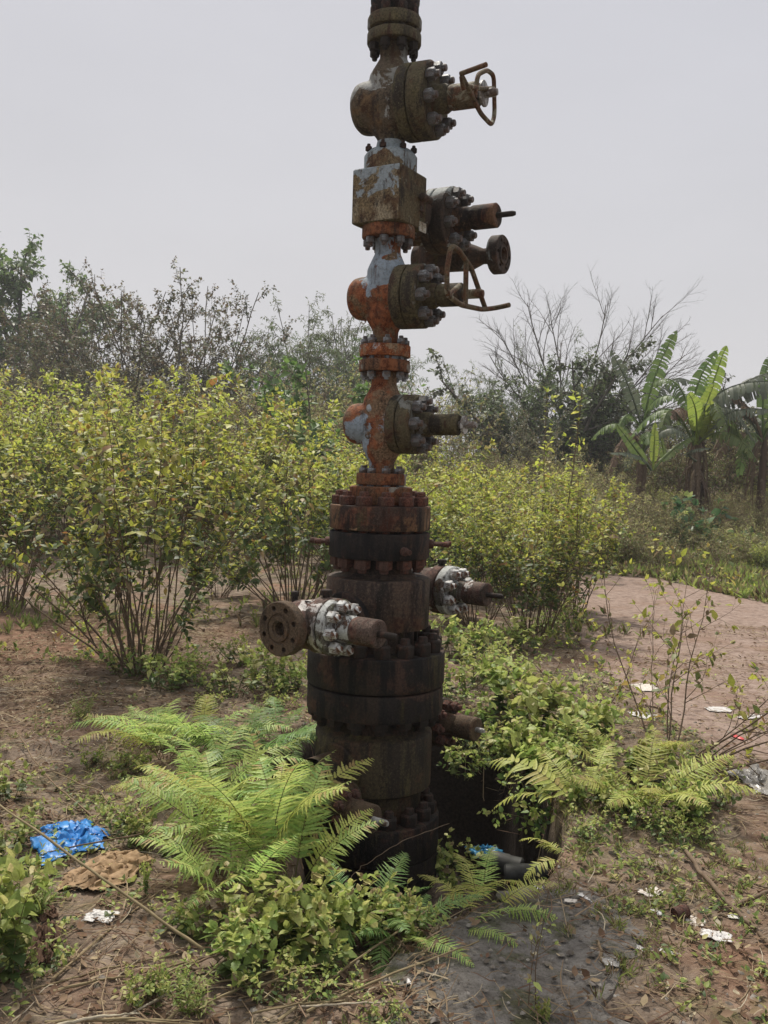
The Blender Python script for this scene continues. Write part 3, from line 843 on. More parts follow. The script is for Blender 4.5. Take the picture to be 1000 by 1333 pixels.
vE = valve(cE, S2, -F2, 1.0, ('valve_brown', 'silver_paint', 'silver_paint', 'valve_brown', 'nut_black'),
           (52, 22, 29, 44), (31, 27), (8, 24, 34), (25, 40, 34), (58, 15), (59, 92, 16), (116, 3.6), (7.6, 10, 8, 26, .4, 'silver_nut'))
cap_fitting(cE + S2 * px(16) + UP * px(31), 4.6, 6.5, 5, 11, vE)

# --- casing head flange pair, head and lower outlets
f7 = flange('flange', 842, 885, 90, 'black_steel', 2.5, (70, 880, 890), 96)
ring(ax(842), UP, px(76), 16, 'stud_bolt', nut_mesh(px(11.5), px(16), 'nut_black', zc(842) - zc(914), 'stud_bolt'), f7, .1)
f8 = flange('flange', 887, 921, 89, 'black_steel', 2.5, None, 96)
spool('casing_neck', [(919, 66), (942, 66), (950, 70)], 'black_steel', 64)
head = spool('casing_head', [(940, 66), (945, 71), (946.5, 75), (949, 76.5), (1014, 76.5), (1016.5, 74), (1017, 64), (1062, 64)], 'casing_olive', 80)
RH2 = px(76.5)
zG = zc(984)
pad('casing_olive', zG, F2, RH2, 34)
g_ = MB(); g_.lathe(Vector((TX, TY, zG)), F2, [(px(15), RH2 - .05), (px(15), RH2 + .10), (px(13), RH2 + .11), (px(13), RH2 + .34), (0, RH2 + .34)], 24)
g_.build('outlet_nipple', M['tan_flange'], well, ROOT)
cG = at(425, 1048, TY - .42)
valve(cG, S2, F2, 1.0, ('casing_olive', 'casing_olive', 'tan_flange', 'tan_flange', 'stem_steel'),
      (45, 20, 26, 45), (31, 25), (8, 20, 28), (21, 30, 28), (40, 17), (41, 72, 17), (92, 4), (6, 7, 8, 22, .2, 'nut_rust'))
cF = at(549, 934, TY + .38)
zF = cF.z
pad('casing_olive', zF, -F2, RH2, 36)
valve(cF, S2, -F2, 1.0, ('casing_olive', 'casing_olive', 'tan_flange', 'tan_flange', 'stem_steel'),
      (40, 22, 30, 44), (31, 27), (10, 24, 37), (25, 40, 34), (62, 14), (63, 92, 16.5), (104, 3.6), (7.5, 10, 8, 26, .1, 'nut_rust'))
f9 = flange('flange', 1052, 1096, 89, 'black_steel', 2.5, None, 96)
ring(ax(1052), UP, px(75), 16, 'stud_bolt', nut_mesh(px(11), px(15), 'nut_black', zc(1052) - zc(1096), 'stud_bolt'), f9, .3, lambda p: p.y < TY + .12)
flange('flange', 1098, 1140, 88, 'black_steel', 2.5, None, 96)
spool('surface_casing', [(1138, 62), (1420, 62)], 'casing_brown', 48)

# ------------------------------------------------------------------ leaves and plants
def leaf_tpl(n, w, peak=.33, fold=.18, curl=.22, teeth=0.0):
    """ovate pointed blade along +y, length 1, midrib folded, tip curling down"""
    vs, fs, idx = [], [], []
    for i in range(n + 1):
        t = i / n
        a = (t ** (peak * 2)) * ((1 - t) ** 1.05)
        tm = (peak * 2) / (peak * 2 + 1.05)
        a /= (tm ** (peak * 2)) * ((1 - tm) ** 1.05)
        ww = w * a * (1 + (teeth if i % 2 else -teeth))
        z = -curl * t * t
        if i in (0, n): idx.append((len(vs),)); vs.append((0, t, z))
        else:
            idx.append((len(vs), len(vs) + 1, len(vs) + 2))
            vs += [(-ww, t, z + fold * ww), (0, t, z), (ww, t, z + fold * ww)]
    for A, B in zip(idx[:-1], idx[1:]):
        if len(A) == 1: fs += [(A[0], B[1], B[0]), (A[0], B[2], B[1])]
        elif len(B) == 1: fs += [(A[0], A[1], B[0]), (A[1], A[2], B[0])]
        else: fs += [(A[0], A[1], B[1], B[0]), (A[1], A[2], B[2], B[1])]
    return np.array(vs, float), fs
def diamond_tpl(w=.22):
    return np.array([(0, 0, 0), (w, .45, .05), (0, 1, -.12), (-w, .45, .05)], float), [(0, 1, 2), (0, 2, 3)]
T_SMALL, T_MID, T_FINE = leaf_tpl(3, .27), leaf_tpl(4, .30), leaf_tpl(8, .33, teeth=.07)
T_BROAD = leaf_tpl(5, .42, .30)
T_DIA, T_BLADE, T_OVAL = diamond_tpl(.2), diamond_tpl(.11), diamond_tpl(.33)

def np_mesh(name, V, faces_pat, N, nv, mats, slots=None, smooth=False):
    """N copies of a face pattern over V (N*nv,3) built quickly"""
    me = bpy.data.meshes.new(name)
    pat = np.concatenate([np.array(f) for f in faces_pat]); tot = np.array([len(f) for f in faces_pat])
    loops = (pat[None, :] + (np.arange(N) * nv)[:, None]).ravel()
    tots = np.tile(tot, N); starts = np.concatenate([[0], np.cumsum(tots)[:-1]])
    me.vertices.add(len(V)); me.vertices.foreach_set('co', np.ascontiguousarray(V, np.float32).ravel())
    me.loops.add(len(loops)); me.loops.foreach_set('vertex_index', loops.astype(np.int32))
    me.polygons.add(len(tots)); me.polygons.foreach_set('loop_start', starts.astype(np.int32)); me.polygons.foreach_set('loop_total', tots.astype(np.int32))
    for m in (mats if isinstance(mats, (list, tuple)) else [mats]): me.materials.append(m)
    if slots is not None: me.polygons.foreach_set('material_index', np.repeat(slots, len(tot)).astype(np.int32))
    if smooth: me.polygons.foreach_set('use_smooth', np.ones(len(tots), bool))
    me.update(calc_edges=True); me.validate()
    return me
def nrm(a): return a / (np.linalg.norm(a, axis=-1, keepdims=True) + 1e-9)
def leaf_mesh(name, P, D, U, Sz, tpl, mats, slots=None):
    tv, tf = tpl
    P, D, U, Sz = (np.asarray(x, float) for x in (P, D, U, Sz))
    D = nrm(D); X = nrm(np.cross(D, U)); Z = np.cross(X, D)
    V = P[:, None, :] + Sz[:, None, None] * (tv[None, :, 0, None] * X[:, None, :] + tv[None, :, 1, None] * D[:, None, :] + tv[None, :, 2, None] * Z[:, None, :])
    return np_mesh(name, V.reshape(-1, 3), tf, len(P), len(tv), mats, slots)

class Plant:
    """branching plant: wood tubes plus leaf records"""
    def __init__(self, seed):
        self.g = np.random.default_rng(seed); self.wood = MB(); self.P, self.D, self.U, self.S, self.A = [], [], [], [], []
    def line(self, p, d, L, n, bend, wob):
        g = self.g; pts = [np.array(p, float)]; d = np.array(d, float); s = L / n
        for i in range(n):
            d = d + np.array((0, 0, bend)) * (1.0 / n) + g.normal(0, wob, 3) / math.sqrt(n)
            d /= math.sqrt(d.dot(d)); pts.append(pts[-1] + d * s)
        return np.array(pts)
    def leaf(self, p, d, u, s, a): self.P.append(p); self.D.append(d); self.U.append(u); self.S.append(s); self.A.append(a)
    def foliate(self, pts, t0, sp, size, pairs=True, droop=.2, spread=.9):
        g = self.g
        seg = np.linalg.norm(np.diff(pts, axis=0), axis=1); cum = np.concatenate([[0], np.cumsum(seg)]); L = cum[-1]
        k, s = int(g.integers(0, 2)), L * t0
        while s <= L:
            i = min(np.searchsorted(cum, s, 'right') - 1, len(seg) - 1)
            f = (s - cum[i]) / seg[i]; p = pts[i] * (1 - f) + pts[i + 1] * f; T = (pts[i + 1] - pts[i]) / seg[i]
            a = np.cross(T, (.2, .1, .97)); a /= math.sqrt(a.dot(a)) + 1e-9; b = np.cross(T, a)
            ph = k * math.pi / 2 + g.normal(0, .35) + .4
            for q in ((0, math.pi) if pairs else (0,)):
                if g.random() < .12: continue
                sd_ = a * math.cos(ph + q) + b * math.sin(ph + q)
                d = T * .4 + sd_ * spread + np.array((0, 0, -droop)) + g.normal(0, .15, 3)
                u = T * .5 + np.array((0, 0, .8)) + g.normal(0, .3, 3)
                self.leaf(p, d, u, size * g.uniform(.38, 1.25) * (1.0 - .45 * (s / L) ** 3), s / L)
            s += sp * g.uniform(.7, 1.3); k += 1
        T = pts[-1] - pts[-2]; T = T / math.sqrt(T.dot(T))
        for q in range(3):
            self.leaf(pts[-1], T + g.normal(0, .55, 3), np.array((0, 0, 1)) + g.normal(0, .4, 3), size * g.uniform(.4, .7), 1.0)
    def branch(self, p, d, L, r, lv, levels, leaf, bend, wob, nseg, sides):
        g = self.g
        pts = self.line(p, d, L, nseg, bend, wob)
        self.wood.tube(pts, np.linspace(r, max(r * .3, .0008), len(pts)), sides, 0, False)
        if leaf and lv >= leaf.get('lv', 1): self.foliate(pts, leaf.get('t0', .15) if lv else leaf.get('t0s', .5), leaf['sp'], leaf['size'], leaf.get('pairs', True), leaf.get('droop', .2), leaf.get('spread', .9))
        if lv < len(levels):
            n, t0, Lf, ang, bd, wb, ns = levels[lv]
            n = max(0, int(round(n * g.uniform(.75, 1.25))))
            for i in range(n):
                t = t0 + (1 - t0) * (i + g.random()) / max(n, 1); t = min(t, .985)
                x = t * (len(pts) - 1); k = int(x); f = x - k; q = pts[k] * (1 - f) + pts[k + 1] * f
                T = pts[k + 1] - pts[k]; T = T / math.sqrt(T.dot(T))
                a = np.cross(T, (.3, .2, .93)); a /= math.sqrt(a.dot(a)) + 1e-9; b = np.cross(T, a)
                ph = g.uniform(0, 2 * math.pi); an = rad(ang * g.uniform(.7, 1.3))
                nd = T * math.cos(an) + (a * math.cos(ph) + b * math.sin(ph)) * math.sin(an)
                self.branch(q, nd, L * Lf * g.uniform(.6, 1.2) * (1.15 - .6 * t), max(r * .55 * (1.1 - .6 * t), .0008), lv + 1, levels, leaf, bd, wb, ns, max(3, sides - 1))
    def stems(self, n, base_r, L, tilt, r0, bend, wob, nseg, levels, leaf, sides=5, az=None):
        g = self.g
        for i in range(n):
            a = g.uniform(0, 2 * math.pi) if az is None else rad(g.uniform(*az))
            tl = rad(g.uniform(*tilt)); rr = base_r * math.sqrt(g.random())
            d = (math.sin(tl) * math.cos(a), math.sin(tl) * math.sin(a), math.cos(tl))
            self.branch((rr * math.cos(a + .3), rr * math.sin(a + .3), -.03), d, g.uniform(*L), r0 * g.uniform(.7, 1.2), 0, levels, leaf, bend, wob, nseg, sides)
        return self
    def finish(self, wood_name, wood_mat, leaf_name, tpl, mats, pick):
        """pick(age, height, rng) gives the leaf material slot"""
        wm = self.wood.mesh(wood_name, wood_mat, smooth=180)
        lm = None
        if self.P:
            P = np.array(self.P); A = np.array(self.A); hz = P[:, 2] / max(P[:, 2].max(), .01)
            sl = pick(A, hz, self.g.random(len(A)))
            lm = leaf_mesh(leaf_name, P, self.D, self.U, self.S, tpl, mats, sl)
        self.P = None
        return wm, lm
def plant_thing(name, parts, loc, rz=0, sc=1.0, label=None, cat=None, group=None, tilt=(0, 0)):
    o = empty(name, loc, rz)
    o.scale = (sc,) * 3 if not hasattr(sc, '__len__') else sc
    o.rotation_euler = (tilt[0], tilt[1], rz)
    for nm, me in parts:
        if me: link(nm, me, o)
    return tag(o, label, cat, group)

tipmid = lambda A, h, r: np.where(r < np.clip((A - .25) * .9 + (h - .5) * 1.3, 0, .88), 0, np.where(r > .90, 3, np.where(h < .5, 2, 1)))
SH = []
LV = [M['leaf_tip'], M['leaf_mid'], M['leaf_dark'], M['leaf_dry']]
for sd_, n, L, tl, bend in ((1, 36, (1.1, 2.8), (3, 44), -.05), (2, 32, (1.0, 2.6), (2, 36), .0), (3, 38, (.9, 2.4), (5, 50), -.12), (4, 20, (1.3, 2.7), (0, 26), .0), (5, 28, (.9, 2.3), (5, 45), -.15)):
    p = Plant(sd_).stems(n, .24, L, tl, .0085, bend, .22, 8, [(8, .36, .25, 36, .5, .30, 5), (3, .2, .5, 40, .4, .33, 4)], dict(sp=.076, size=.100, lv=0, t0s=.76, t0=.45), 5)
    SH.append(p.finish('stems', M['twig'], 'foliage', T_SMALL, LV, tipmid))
drymix = lambda A, h, r: np.where(r < np.clip((A - .3) * .5 + (h - .6), 0, .5), 0, np.where(r > .62, 3, np.where(h < .5, 2, 1)))
for sd_, n, L, tl in ((11, 34, (1.2, 2.2), (3, 45)), (12, 40, (1.0, 1.9), (5, 50))):
    p = Plant(sd_).stems(n, .35, L, tl, .009, -.25, .3, 7, [(8, .25, .32, 50, .15, .35, 4), (3, .2, .4, 45, 0, .3, 3)], dict(sp=.12, size=.06, lv=1, t0=.3), 4)
    SH.append(p.finish('stems', M['twig'], 'foliage', T_SMALL, [M['leaf_pale'], M['leaf_pale'], M['leaf_mid'], M['leaf_dry']], drymix))
SHH = [max(v.co.z for v in l.vertices) for w, l in SH]
def shrub(pxx, pyy, v, top, label, rz=None, group=None, name='leafy_shrub', wide=1.0):
    """a shrub rooted at one photo pixel whose crown reaches up to photo height top"""
    p = GP(pxx, pyy)
    w, l = SH[v]
    h = at(pxx, top, p.y).z - p.z
    s_ = h / SHH[v]
    wd = wide * min(1.6, max(1.0, 1.0 + .5 * (1 - s_)))
    return plant_thing(name, [('stems', w), ('foliage', l)], p, rz if rz is not None else (pxx * 1.7) % 6.28, (s_ * wd, s_ * wd, s_), label, 'shrub', group)
SG = 'yellow green shrubs around the clearing'
shrub(185, 868, 0, 472, 'biggest yellow green shrub, bare stems fanning out over reddish earth left of the ferns', .3, SG)
shrub(5, 795, 1, 478, 'yellow green shrub cut by the left picture edge, dark stems at its foot', 1.3, SG)
shrub(385, 795, 2, 505, 'yellow green shrub with arching stems just behind the valve with the round drilled flange', 2.2, SG)
shrub(285, 778, 4, 690, 'small round yellow shrub on the bare ground between two bigger shrubs', .5, SG)
shrub(690, 828, 1, 600, 'dense shrub with dark green foot right of the silver capped valve beside the path', 4.0, SG)
shrub(618, 815, 4, 615, 'leafy shrub close behind the right hand silver capped valve', 2.9, SG)
shrub(738, 800, 3, 600, 'tall thin shrub with bare upright stems at the corner of the path', 5.1, SG)
TG = 'shrubs of the thicket behind the wellhead'
rs = random.Random(3)
for (x, y, v, t) in ((112, 712, 0, 478), (245, 716, 3, 474), (440, 738, 0, 545), (-30, 722, 0, 480), (180, 705, 4, 500), (275, 700, 2, 530), (350, 704, 3, 490), (90, 698, 1, 505), (20, 700, 4, 505),
                     (440, 700, 1, 555), (520, 735, 2, 585), (575, 735, 0, 582), (560, 700, 4, 570), (630, 720, 3, 580), (655, 700, 2, 592), (605, 690, 1, 575), (705, 705, 0, 600), (600, 772, 2, 600), (655, 776, 0, 612), (545, 770, 1, 610), (700, 760, 4, 606), (455, 770, 4, 575), (735, 748, 5, 610), (500, 700, 3, 565),
                     (400, 685, 5, 545), (240, 682, 6, 520), (130, 680, 5, 505), (40, 680, 6, 500), (320, 680, 6, 535), (470, 685, 6, 560), (560, 680, 5, 565), (640, 678, 6, 580), (720, 684, 5, 605), (690, 672, 6, 590), (745, 700, 6, 620)):
    shrub(x, y, v, t + rs.uniform(-14, 26), 'yellow green shrub among the others in the thicket behind the wellhead', rs.uniform(0, 6), TG)
DG = 'low dry shrubs on the bank beyond the path'
for (x, y, v, t) in ((772, 722, 6, 640), (812, 712, 5, 655), (850, 706, 6, 662), (885, 704, 5, 668), (795, 690, 6, 630), (840, 686, 5, 640), (885, 682, 6, 648), (930, 684, 5, 650), (975, 696, 6, 655), (1000, 722, 5, 665), (1015, 690, 6, 640),
                     (765, 690, 5, 622), (752, 676, 1, 612), (800, 670, 6, 615), (850, 668, 5, 618), (870, 666, 1, 628), (955, 672, 6, 630), (1000, 672, 5, 625), (965, 722, 1, 685), (935, 715, 0, 690), (990, 660, 0, 610),
                     (780, 730, 6, 640), (815, 735, 5, 672), (860, 742, 6, 690), (905, 722, 5, 672), (945, 738, 6, 690), (985, 735, 5, 672), (1030, 740, 6, 680), (875, 712, 6, 650), (835, 700, 5, 632), (780, 700, 6, 615), (925, 700, 6, 645), (965, 682, 5, 628), (1010, 702, 6, 640), (900, 690, 5, 640), (780, 738, 2, 705), (830, 722, 6, 690), (1000, 745, 1, 700), (860, 725, 5, 695), (790, 655, 5, 600), (830, 655, 6, 605), (930, 660, 6, 622)):
    shrub(x, y, v, t + rs.uniform(-6, 8), 'low half dry brown green shrub on the weedy bank beyond the path', rs.uniform(0, 6), DG, 'dry_shrub', 1.1)
BG = 'brown scrub at the foot of the tree line'
for i in range(46):
    Y = rs.uniform(20, 28); X = (-.47 + .94 * (i + rs.random()) / 46) * Y
    if X > 5: Y += 4; X *= Y / (Y - 4)
    w, l = SH[5 + i % 2]
    plant_thing('scrub', [('stems', w), ('foliage', l)], (X, Y, gz(X, Y) - .05), rs.uniform(0, 6), rs.uniform(1.25, 1.75) if X < 1 else (rs.uniform(1.0, 1.4) if X > 6.5 else rs.uniform(.6, .9)), 'brown twiggy scrub below the tree line at the back of the clearing', 'shrub', BG)
# sapling by the path
p = Plant(31).stems(2, .03, (2.2, 2.7), (1, 5), .010, .05, .12, 10, [(11, .35, .10, 60, .3, .2, 3)], dict(sp=.07, size=.085, lv=0, t0s=.45, t0=.1), 5)
w, l = p.finish('stem', M['twig'], 'foliage', T_SMALL, LV, lambda A, h, r: np.where(r < .72, 0, 1))
plant_thing('sapling', [('stem', w), ('foliage', l)], GP(712, 822), .4, 1.0, 'tall thin sapling with yellow leaves sticking up above the shrubs right of the wellhead', 'sapling')

# ------------------------------------------------------------------ far trees
def tree_var(seed, n, base_r, L, tilt, r0, bend, levels, leaf, tpl, mats, bark, wob=.2, nseg=9, pick=None):
    p = Plant(seed).stems(n, base_r, L, tilt, r0, bend, wob, nseg, levels, leaf, 6)
    return p.finish('trunk', M[bark], 'crown', tpl, [M[m] for m in mats], pick or (lambda A, h, r: (r > .6).astype(int) * (len(mats) > 1)))
TR = {}
lf = lambda sp, sz, **k: dict(dict(sp=sp, size=sz, lv=1, t0=.1, pairs=True, droop=.35), **k)
# tall thin stemmed thicket trees with sparse twigs
TR['brown1'] = tree_var(101, 15, .7, (4.5, 6.6), (0, 17), .035, -.12, [(10, .22, .24, 46, .1, .3, 5), (5, .15, .42, 45, -.1, .35, 3)], lf(.085, .125), T_OVAL, ('far_brown', 'far_dark'), 'bark_grey')
TR['brown2'] = tree_var(102, 12, .8, (4.2, 6.4), (2, 22), .035, -.2, [(11, .2, .26, 50, .05, .3, 5), (5, .15, .42, 45, -.15, .35, 3)], lf(.08, .12), T_OVAL, ('far_brown', 'far_pale'), 'bark_grey')
TR['brown3'] = tree_var(103, 9, .5, (4.0, 6.2), (0, 20), .04, -.1, [(11, .2, .26, 45, .1, .3, 5), (5, .15, .42, 45, -.1, .35, 3)], lf(.10, .12), T_OVAL, ('far_dark', 'far_brown'), 'bark_grey')
# feathery bamboo like trees
TR['feather1'] = tree_var(111, 15, .6, (4.4, 6.4), (0, 18), .03, -.28, [(14, .12, .26, 50, -.3, .25, 5), (6, .1, .45, 40, -.4, .3, 3)], lf(.095, .19, droop=.6, spread=.6), T_BLADE, ('far_green', 'far_pale'), 'bark_grey')
TR['feather2'] = tree_var(112, 9, .4, (4.4, 6.6), (0, 14), .03, -.2, [(11, .25, .20, 50, -.2, .25, 5), (5, .1, .45, 40, -.4, .3, 3)], lf(.13, .16, droop=.6, spread=.6), T_BLADE, ('far_pale', 'far_green'), 'bark_pale')
# dense dark crown, round green crown, small bright tree
TR['dense'] = tree_var(121, 7, .5, (3.4, 4.8), (4, 34), .06, -.1, [(12, .12, .36, 55, .1, .3, 5), (7, .1, .45, 50, 0, .35, 4)], lf(.085, .17), T_OVAL, ('far_dark', 'far_green'), 'bark_grey')
TR['round'] = tree_var(122, 5, .25, (4.6, 5.8), (4, 34), .10, 0, [(14, .35, .34, 60, .1, .3, 5), (11, .1, .46, 55, .05, .35, 4)], lf(.075, .19), T_OVAL, ('far_green', 'far_bright'), 'bark_grey')
TR['bright'] = tree_var(123, 4, .15, (2.2, 3.0), (4, 26), .03, 0, [(10, .2, .36, 55, 0, .3, 4), (4, .2, .42, 50, 0, .3, 3)], lf(.09, .17), T_OVAL, ('far_bright', 'far_green'), 'bark_grey')
TR['crooked'] = tree_var(124, 2, .1, (4.0, 5.0), (4, 18), .06, -.05, [(8, .3, .42, 45, .1, .55, 6), (6, .2, .42, 45, .1, .45, 4), (3, .3, .4, 40, 0, .3, 3)], dict(sp=.4, size=.10, lv=3, t0=.4), T_OVAL, ('far_brown',), 'bark_pale', .45)
# leafless tree with long rising limbs
pb = Plant(131)
pb.branch((0, 0, -.05), (0, 0, 1), 2.2, .085, 9, [], None, 0, .05, 5, 6)
for az, tl, L in ((195, 52, 4.0), (185, 34, 4.6), (170, 18, 5.0), (90, 6, 5.2), (15, 16, 5.2), (350, 30, 5.2), (10, 44, 5.2), (0, 58, 5.0), (355, 68, 4.2)):
    a, t = rad(az), rad(tl)
    pb.branch((0, 0, 1.5 + .06 * (az % 9)), (math.sin(t) * math.cos(a), math.sin(t) * math.sin(a) * .7, math.cos(t)), L, .040, 0,
              [(9, .18, .50, 26, .10, .16, 7), (8, .12, .46, 30, .08, .22, 5), (6, .15, .48, 34, .05, .26, 3)], None, .20, .14, 10, 6)
TR['bare'] = pb.finish('limbs', M['bark_grey'], '', None, [], None)

def tree(name, kind, pxx, top, Y, label, group='trees of the tree line', rz=0, width=1.0, nat=None):
    w, l = TR[kind]
    g_ = at(pxx, 600, Y); X = g_.x; z0 = gz(X, Y) - .05
    zt = at(pxx, top, Y).z
    hh = max(v.co.z for v in (l or w).vertices) if nat is None else nat
    s = (zt - z0) / hh
    return plant_thing(name, [('trunk' if l else 'limbs', w), ('crown', l)], (X, Y, z0), rz, (s * width, s * width, s), label, 'tree', group)
tree('broadleaf_tree', 'round', 8, 318, 40, 'round dense green tree behind the brown trees at the far left of the tree line', rz=1)
tree('thicket_tree', 'brown3', 62, 338, 30, 'tall brown tree with thin bare top twigs in front of the round green tree', rz=.4)
tree('thicket_tree', 'brown1', 128, 352, 29, 'brown thin stemmed tree left of the broadest brown crown', rz=2)
tree('thicket_tree', 'brown2', 190, 352, 28, 'broadest rusty brown crown in the left half of the tree line', rz=3.3, width=1.15)
tree('thicket_tree', 'brown1', 258, 366, 29, 'brown thin stemmed tree at the right end of the brown group', rz=4.6)
tree('thicket_tree', 'brown2', 22, 392, 26, 'low brown green tree at the left picture edge under the round green tree', rz=.9)
tree('thicket_tree', 'brown3', 105, 420, 25, 'low dark twiggy tree standing before the brown trees', rz=2.9)
tree('thicket_tree', 'brown2', 300, 452, 27, 'low brown bushy tree below the crooked bare tree', rz=5.2)
tree('crooked_tree', 'crooked', 332, 392, 30, 'crooked pale tree with almost no leaves left of the feathery green trees', rz=1.2)
tree('bamboo_tree', 'feather1', 408, 382, 31, 'broad feathery green tree left of the middle valves', rz=.6, width=1.1)
tree('bamboo_tree', 'feather2', 440, 346, 33, 'tallest feathery tree with loose top sprays close left of the wellhead', rz=2.4, width=.9)
tree('bamboo_tree', 'feather1', 362, 402, 29, 'left flank of the feathery green trees, next to the crooked tree', rz=3.9)
tree('bamboo_tree', 'feather1', 470, 420, 30, 'feathery green tree half hidden by the wellhead', rz=5)
tree('broadleaf_tree', 'bright', 398, 448, 18, 'small bright green tree before the feathery trees', rz=1)
tree('bamboo_tree', 'feather2', 548, 462, 36, 'small pale feathery tree just right of the wellhead', rz=.2)
tree('bamboo_tree', 'feather2', 588, 470, 33, 'low pale feathery tree between the wellhead and the slender tree', rz=1.9)
tree('bamboo_tree', 'feather2', 624, 418, 30, 'slender pale green tree with thin top twigs left of the dark dense tree', rz=3.1, width=.85)
tree('bamboo_tree', 'feather1', 650, 480, 28, 'low feathery tree leaning against the dark dense tree', rz=4)
tree('broadleaf_tree', 'dense', 735, 445, 27, 'dark dense tree under the leafless one', rz=.5, width=1.15)
tree('broadleaf_tree', 'dense', 695, 462, 28, 'left part of the dark trees, with broad dark leaves', rz=2.5, width=.85)
tree('broadleaf_tree', 'dense', 780, 478, 28, 'dark tree between the leafless tree and the bananas', rz=4.4, width=.8)
tree('bamboo_tree', 'feather1', 760, 428, 30, 'feathery green sprays rising in front of the leafless tree', rz=1.5, width=.75)
tree('bare_tree', 'bare', 735, 326, 31, 'leafless grey tree with long rising branches above the dark trees', rz=0, width=1.15)
tree('bamboo_tree', 'feather2', 835, 455, 30, 'pale feathery tree behind the left banana plant', rz=.8)
tree('bamboo_tree', 'feather2', 868, 488, 32, 'thin pale tree between the two banana plants', rz=2.2)
tree('broadleaf_tree', 'dense', 985, 480, 26, 'dark leafy tree low behind the banana plants at the right edge', rz=1.1, width=1.0)
tree('broadleaf_tree', 'dense', 935, 505, 26, 'dark low tree right behind the brown banana stem', rz=3.1, width=.9)
tree('thicket_tree', 'brown2', 690, 520, 25, 'brown low bushy tree before the dark trees', rz=3)
tree('thicket_tree', 'brown3', 545, 505, 26, 'dark twiggy low tree behind the lowest tree valve', rz=1)

# ------------------------------------------------------------------ banana plants
def banana_leaf(parent, p0, p1, p2, wid, mat, nv, hang=.2, tear=.5, seed=0, name='leaf', pet=.18):
    g = np.random.default_rng(seed)
    p0, p1, p2, nv = (np.array(tuple(v), float) for v in (p0, p1, p2, nv))
    f = lambda t: p0 * (1 - t) ** 2 + p1 * 2 * t * (1 - t) + p2 * t * t
    df = lambda t: nrm((p1 - p0) * (1 - t) + (p2 - p1) * t)
    K = 24; wid *= .86; tear = min(.9, tear + .15); mb = MB()
    ts = np.linspace(0, 1, 18)
    mb.tube([f(t) for t in ts], np.linspace(.028, .006, 18), 5, 0, False)
    for side in (-1, 1):
        gap = 0.0
        for i in range(K):
            t0, t1 = pet + (1 - pet) * i / K, pet + (1 - pet) * (i + 1) / K
            wf = lambda t: wid * (max(0, math.sin(math.pi * min(1, ((t - pet) / (1 - pet)) ** .75))) ** .45) + .004
            T = df(t0); X = nrm(np.cross(T, nv)) * side; N = nrm(np.cross(X, T)) * side
            if g.random() < tear: gap = g.uniform(0.05, .8)
            else: gap = 0.0
            hg = hang * g.uniform(.6, 1.4)
            rows = []
            for e_, tt in ((0, t0), (1, t1 - (t1 - t0) * gap * .6)):
                row = []
                for s in (0, .5, 1):
                    w_ = wf(tt) * s
                    tq = tt if s < 1 or e_ == 0 else t1 - (t1 - t0) * gap
                    q = f(tq) + X * w_ * (1 - .25 * hg * s) + np.array((0, 0, -1)) * hg * w_ * s + T * .12 * w_
                    row.append(q)
                rows.append(row)
            mb.add(rows[0] + rows[1], [(0, 1, 4, 3), (1, 2, 5, 4)] if side > 0 else [(0, 3, 4, 1), (1, 4, 5, 2)])
    o = mb.build(name, M[mat], parent, parent.location, smooth=60)
    return o
def banana(base_px, Y, stem_h, r, label, leaves, dead=0, seed=0):
    b = at(base_px[0], base_px[1], Y); X = b.x; z0 = gz(X, Y)
    root = empty('banana_plant', (X, Y, z0)); tag(root, label, 'banana plant', 'banana plants on the bank')
    st = MB(); g = np.random.default_rng(seed)
    st.lathe((X, Y, z0), (0.02, 0, 1), [(0, -.1), (r * 1.2, -.1), (r, stem_h * .4), (r * .75, stem_h * .9), (r * .4, stem_h * 1.05), (0, stem_h * 1.05)], 14)
    st.build('pseudostem', M['banana_dead' if dead else 'bark_pale'], root, root.location)
    for i, (s, c, t, w_, mat, nv, hang, tear) in enumerate(leaves):
        conv = lambda v: at(v[0], v[1], Y + v[2])
        banana_leaf(root, conv(s), conv(c), conv(t), w_, mat, nv, hang, tear, seed + i)
    for i in range(6 if r > .085 else 0):
        a = 2 * math.pi * (i + g.uniform(.2, .8)) / 6; d = np.array((math.cos(a), math.sin(a), 0)); p0 = np.array((X, Y, z0 + stem_h)); o_ = g.uniform(.8, 1.25)
        banana_leaf(root, p0, p0 + d * o_ * .55 + np.array((0, 0, g.uniform(.9, 1.5))), p0 + d * o_ * 1.25 + np.array((0, 0, g.uniform(-.5, .35))), .24, ('banana_green', 'banana_grey', 'banana_green', 'banana_dead')[i % 4], (d[0] * .5, d[1] * .5, 1), .75, .55, seed + 80 + i)
    for i in range(dead):
        a = g.uniform(0, 6.28); h0 = stem_h * g.uniform(.5, 1.05); d = np.array((math.cos(a), math.sin(a), 0)); p0 = np.array((X, Y, z0 + h0))
        banana_leaf(root, p0, p0 + d * .26 + np.array((0, 0, .15)), p0 + d * g.uniform(.10, .48) - np.array((0, 0, h0 * g.uniform(.6, .95))), .065, 'banana_dead', (d[0], d[1], .5), .7, .95, seed + 50 + i, 'dead_leaf', .02)
    return root
CF, UPV, SF = (0, -1, .15), (0, -.35, 1), (.4, -.8, .3)
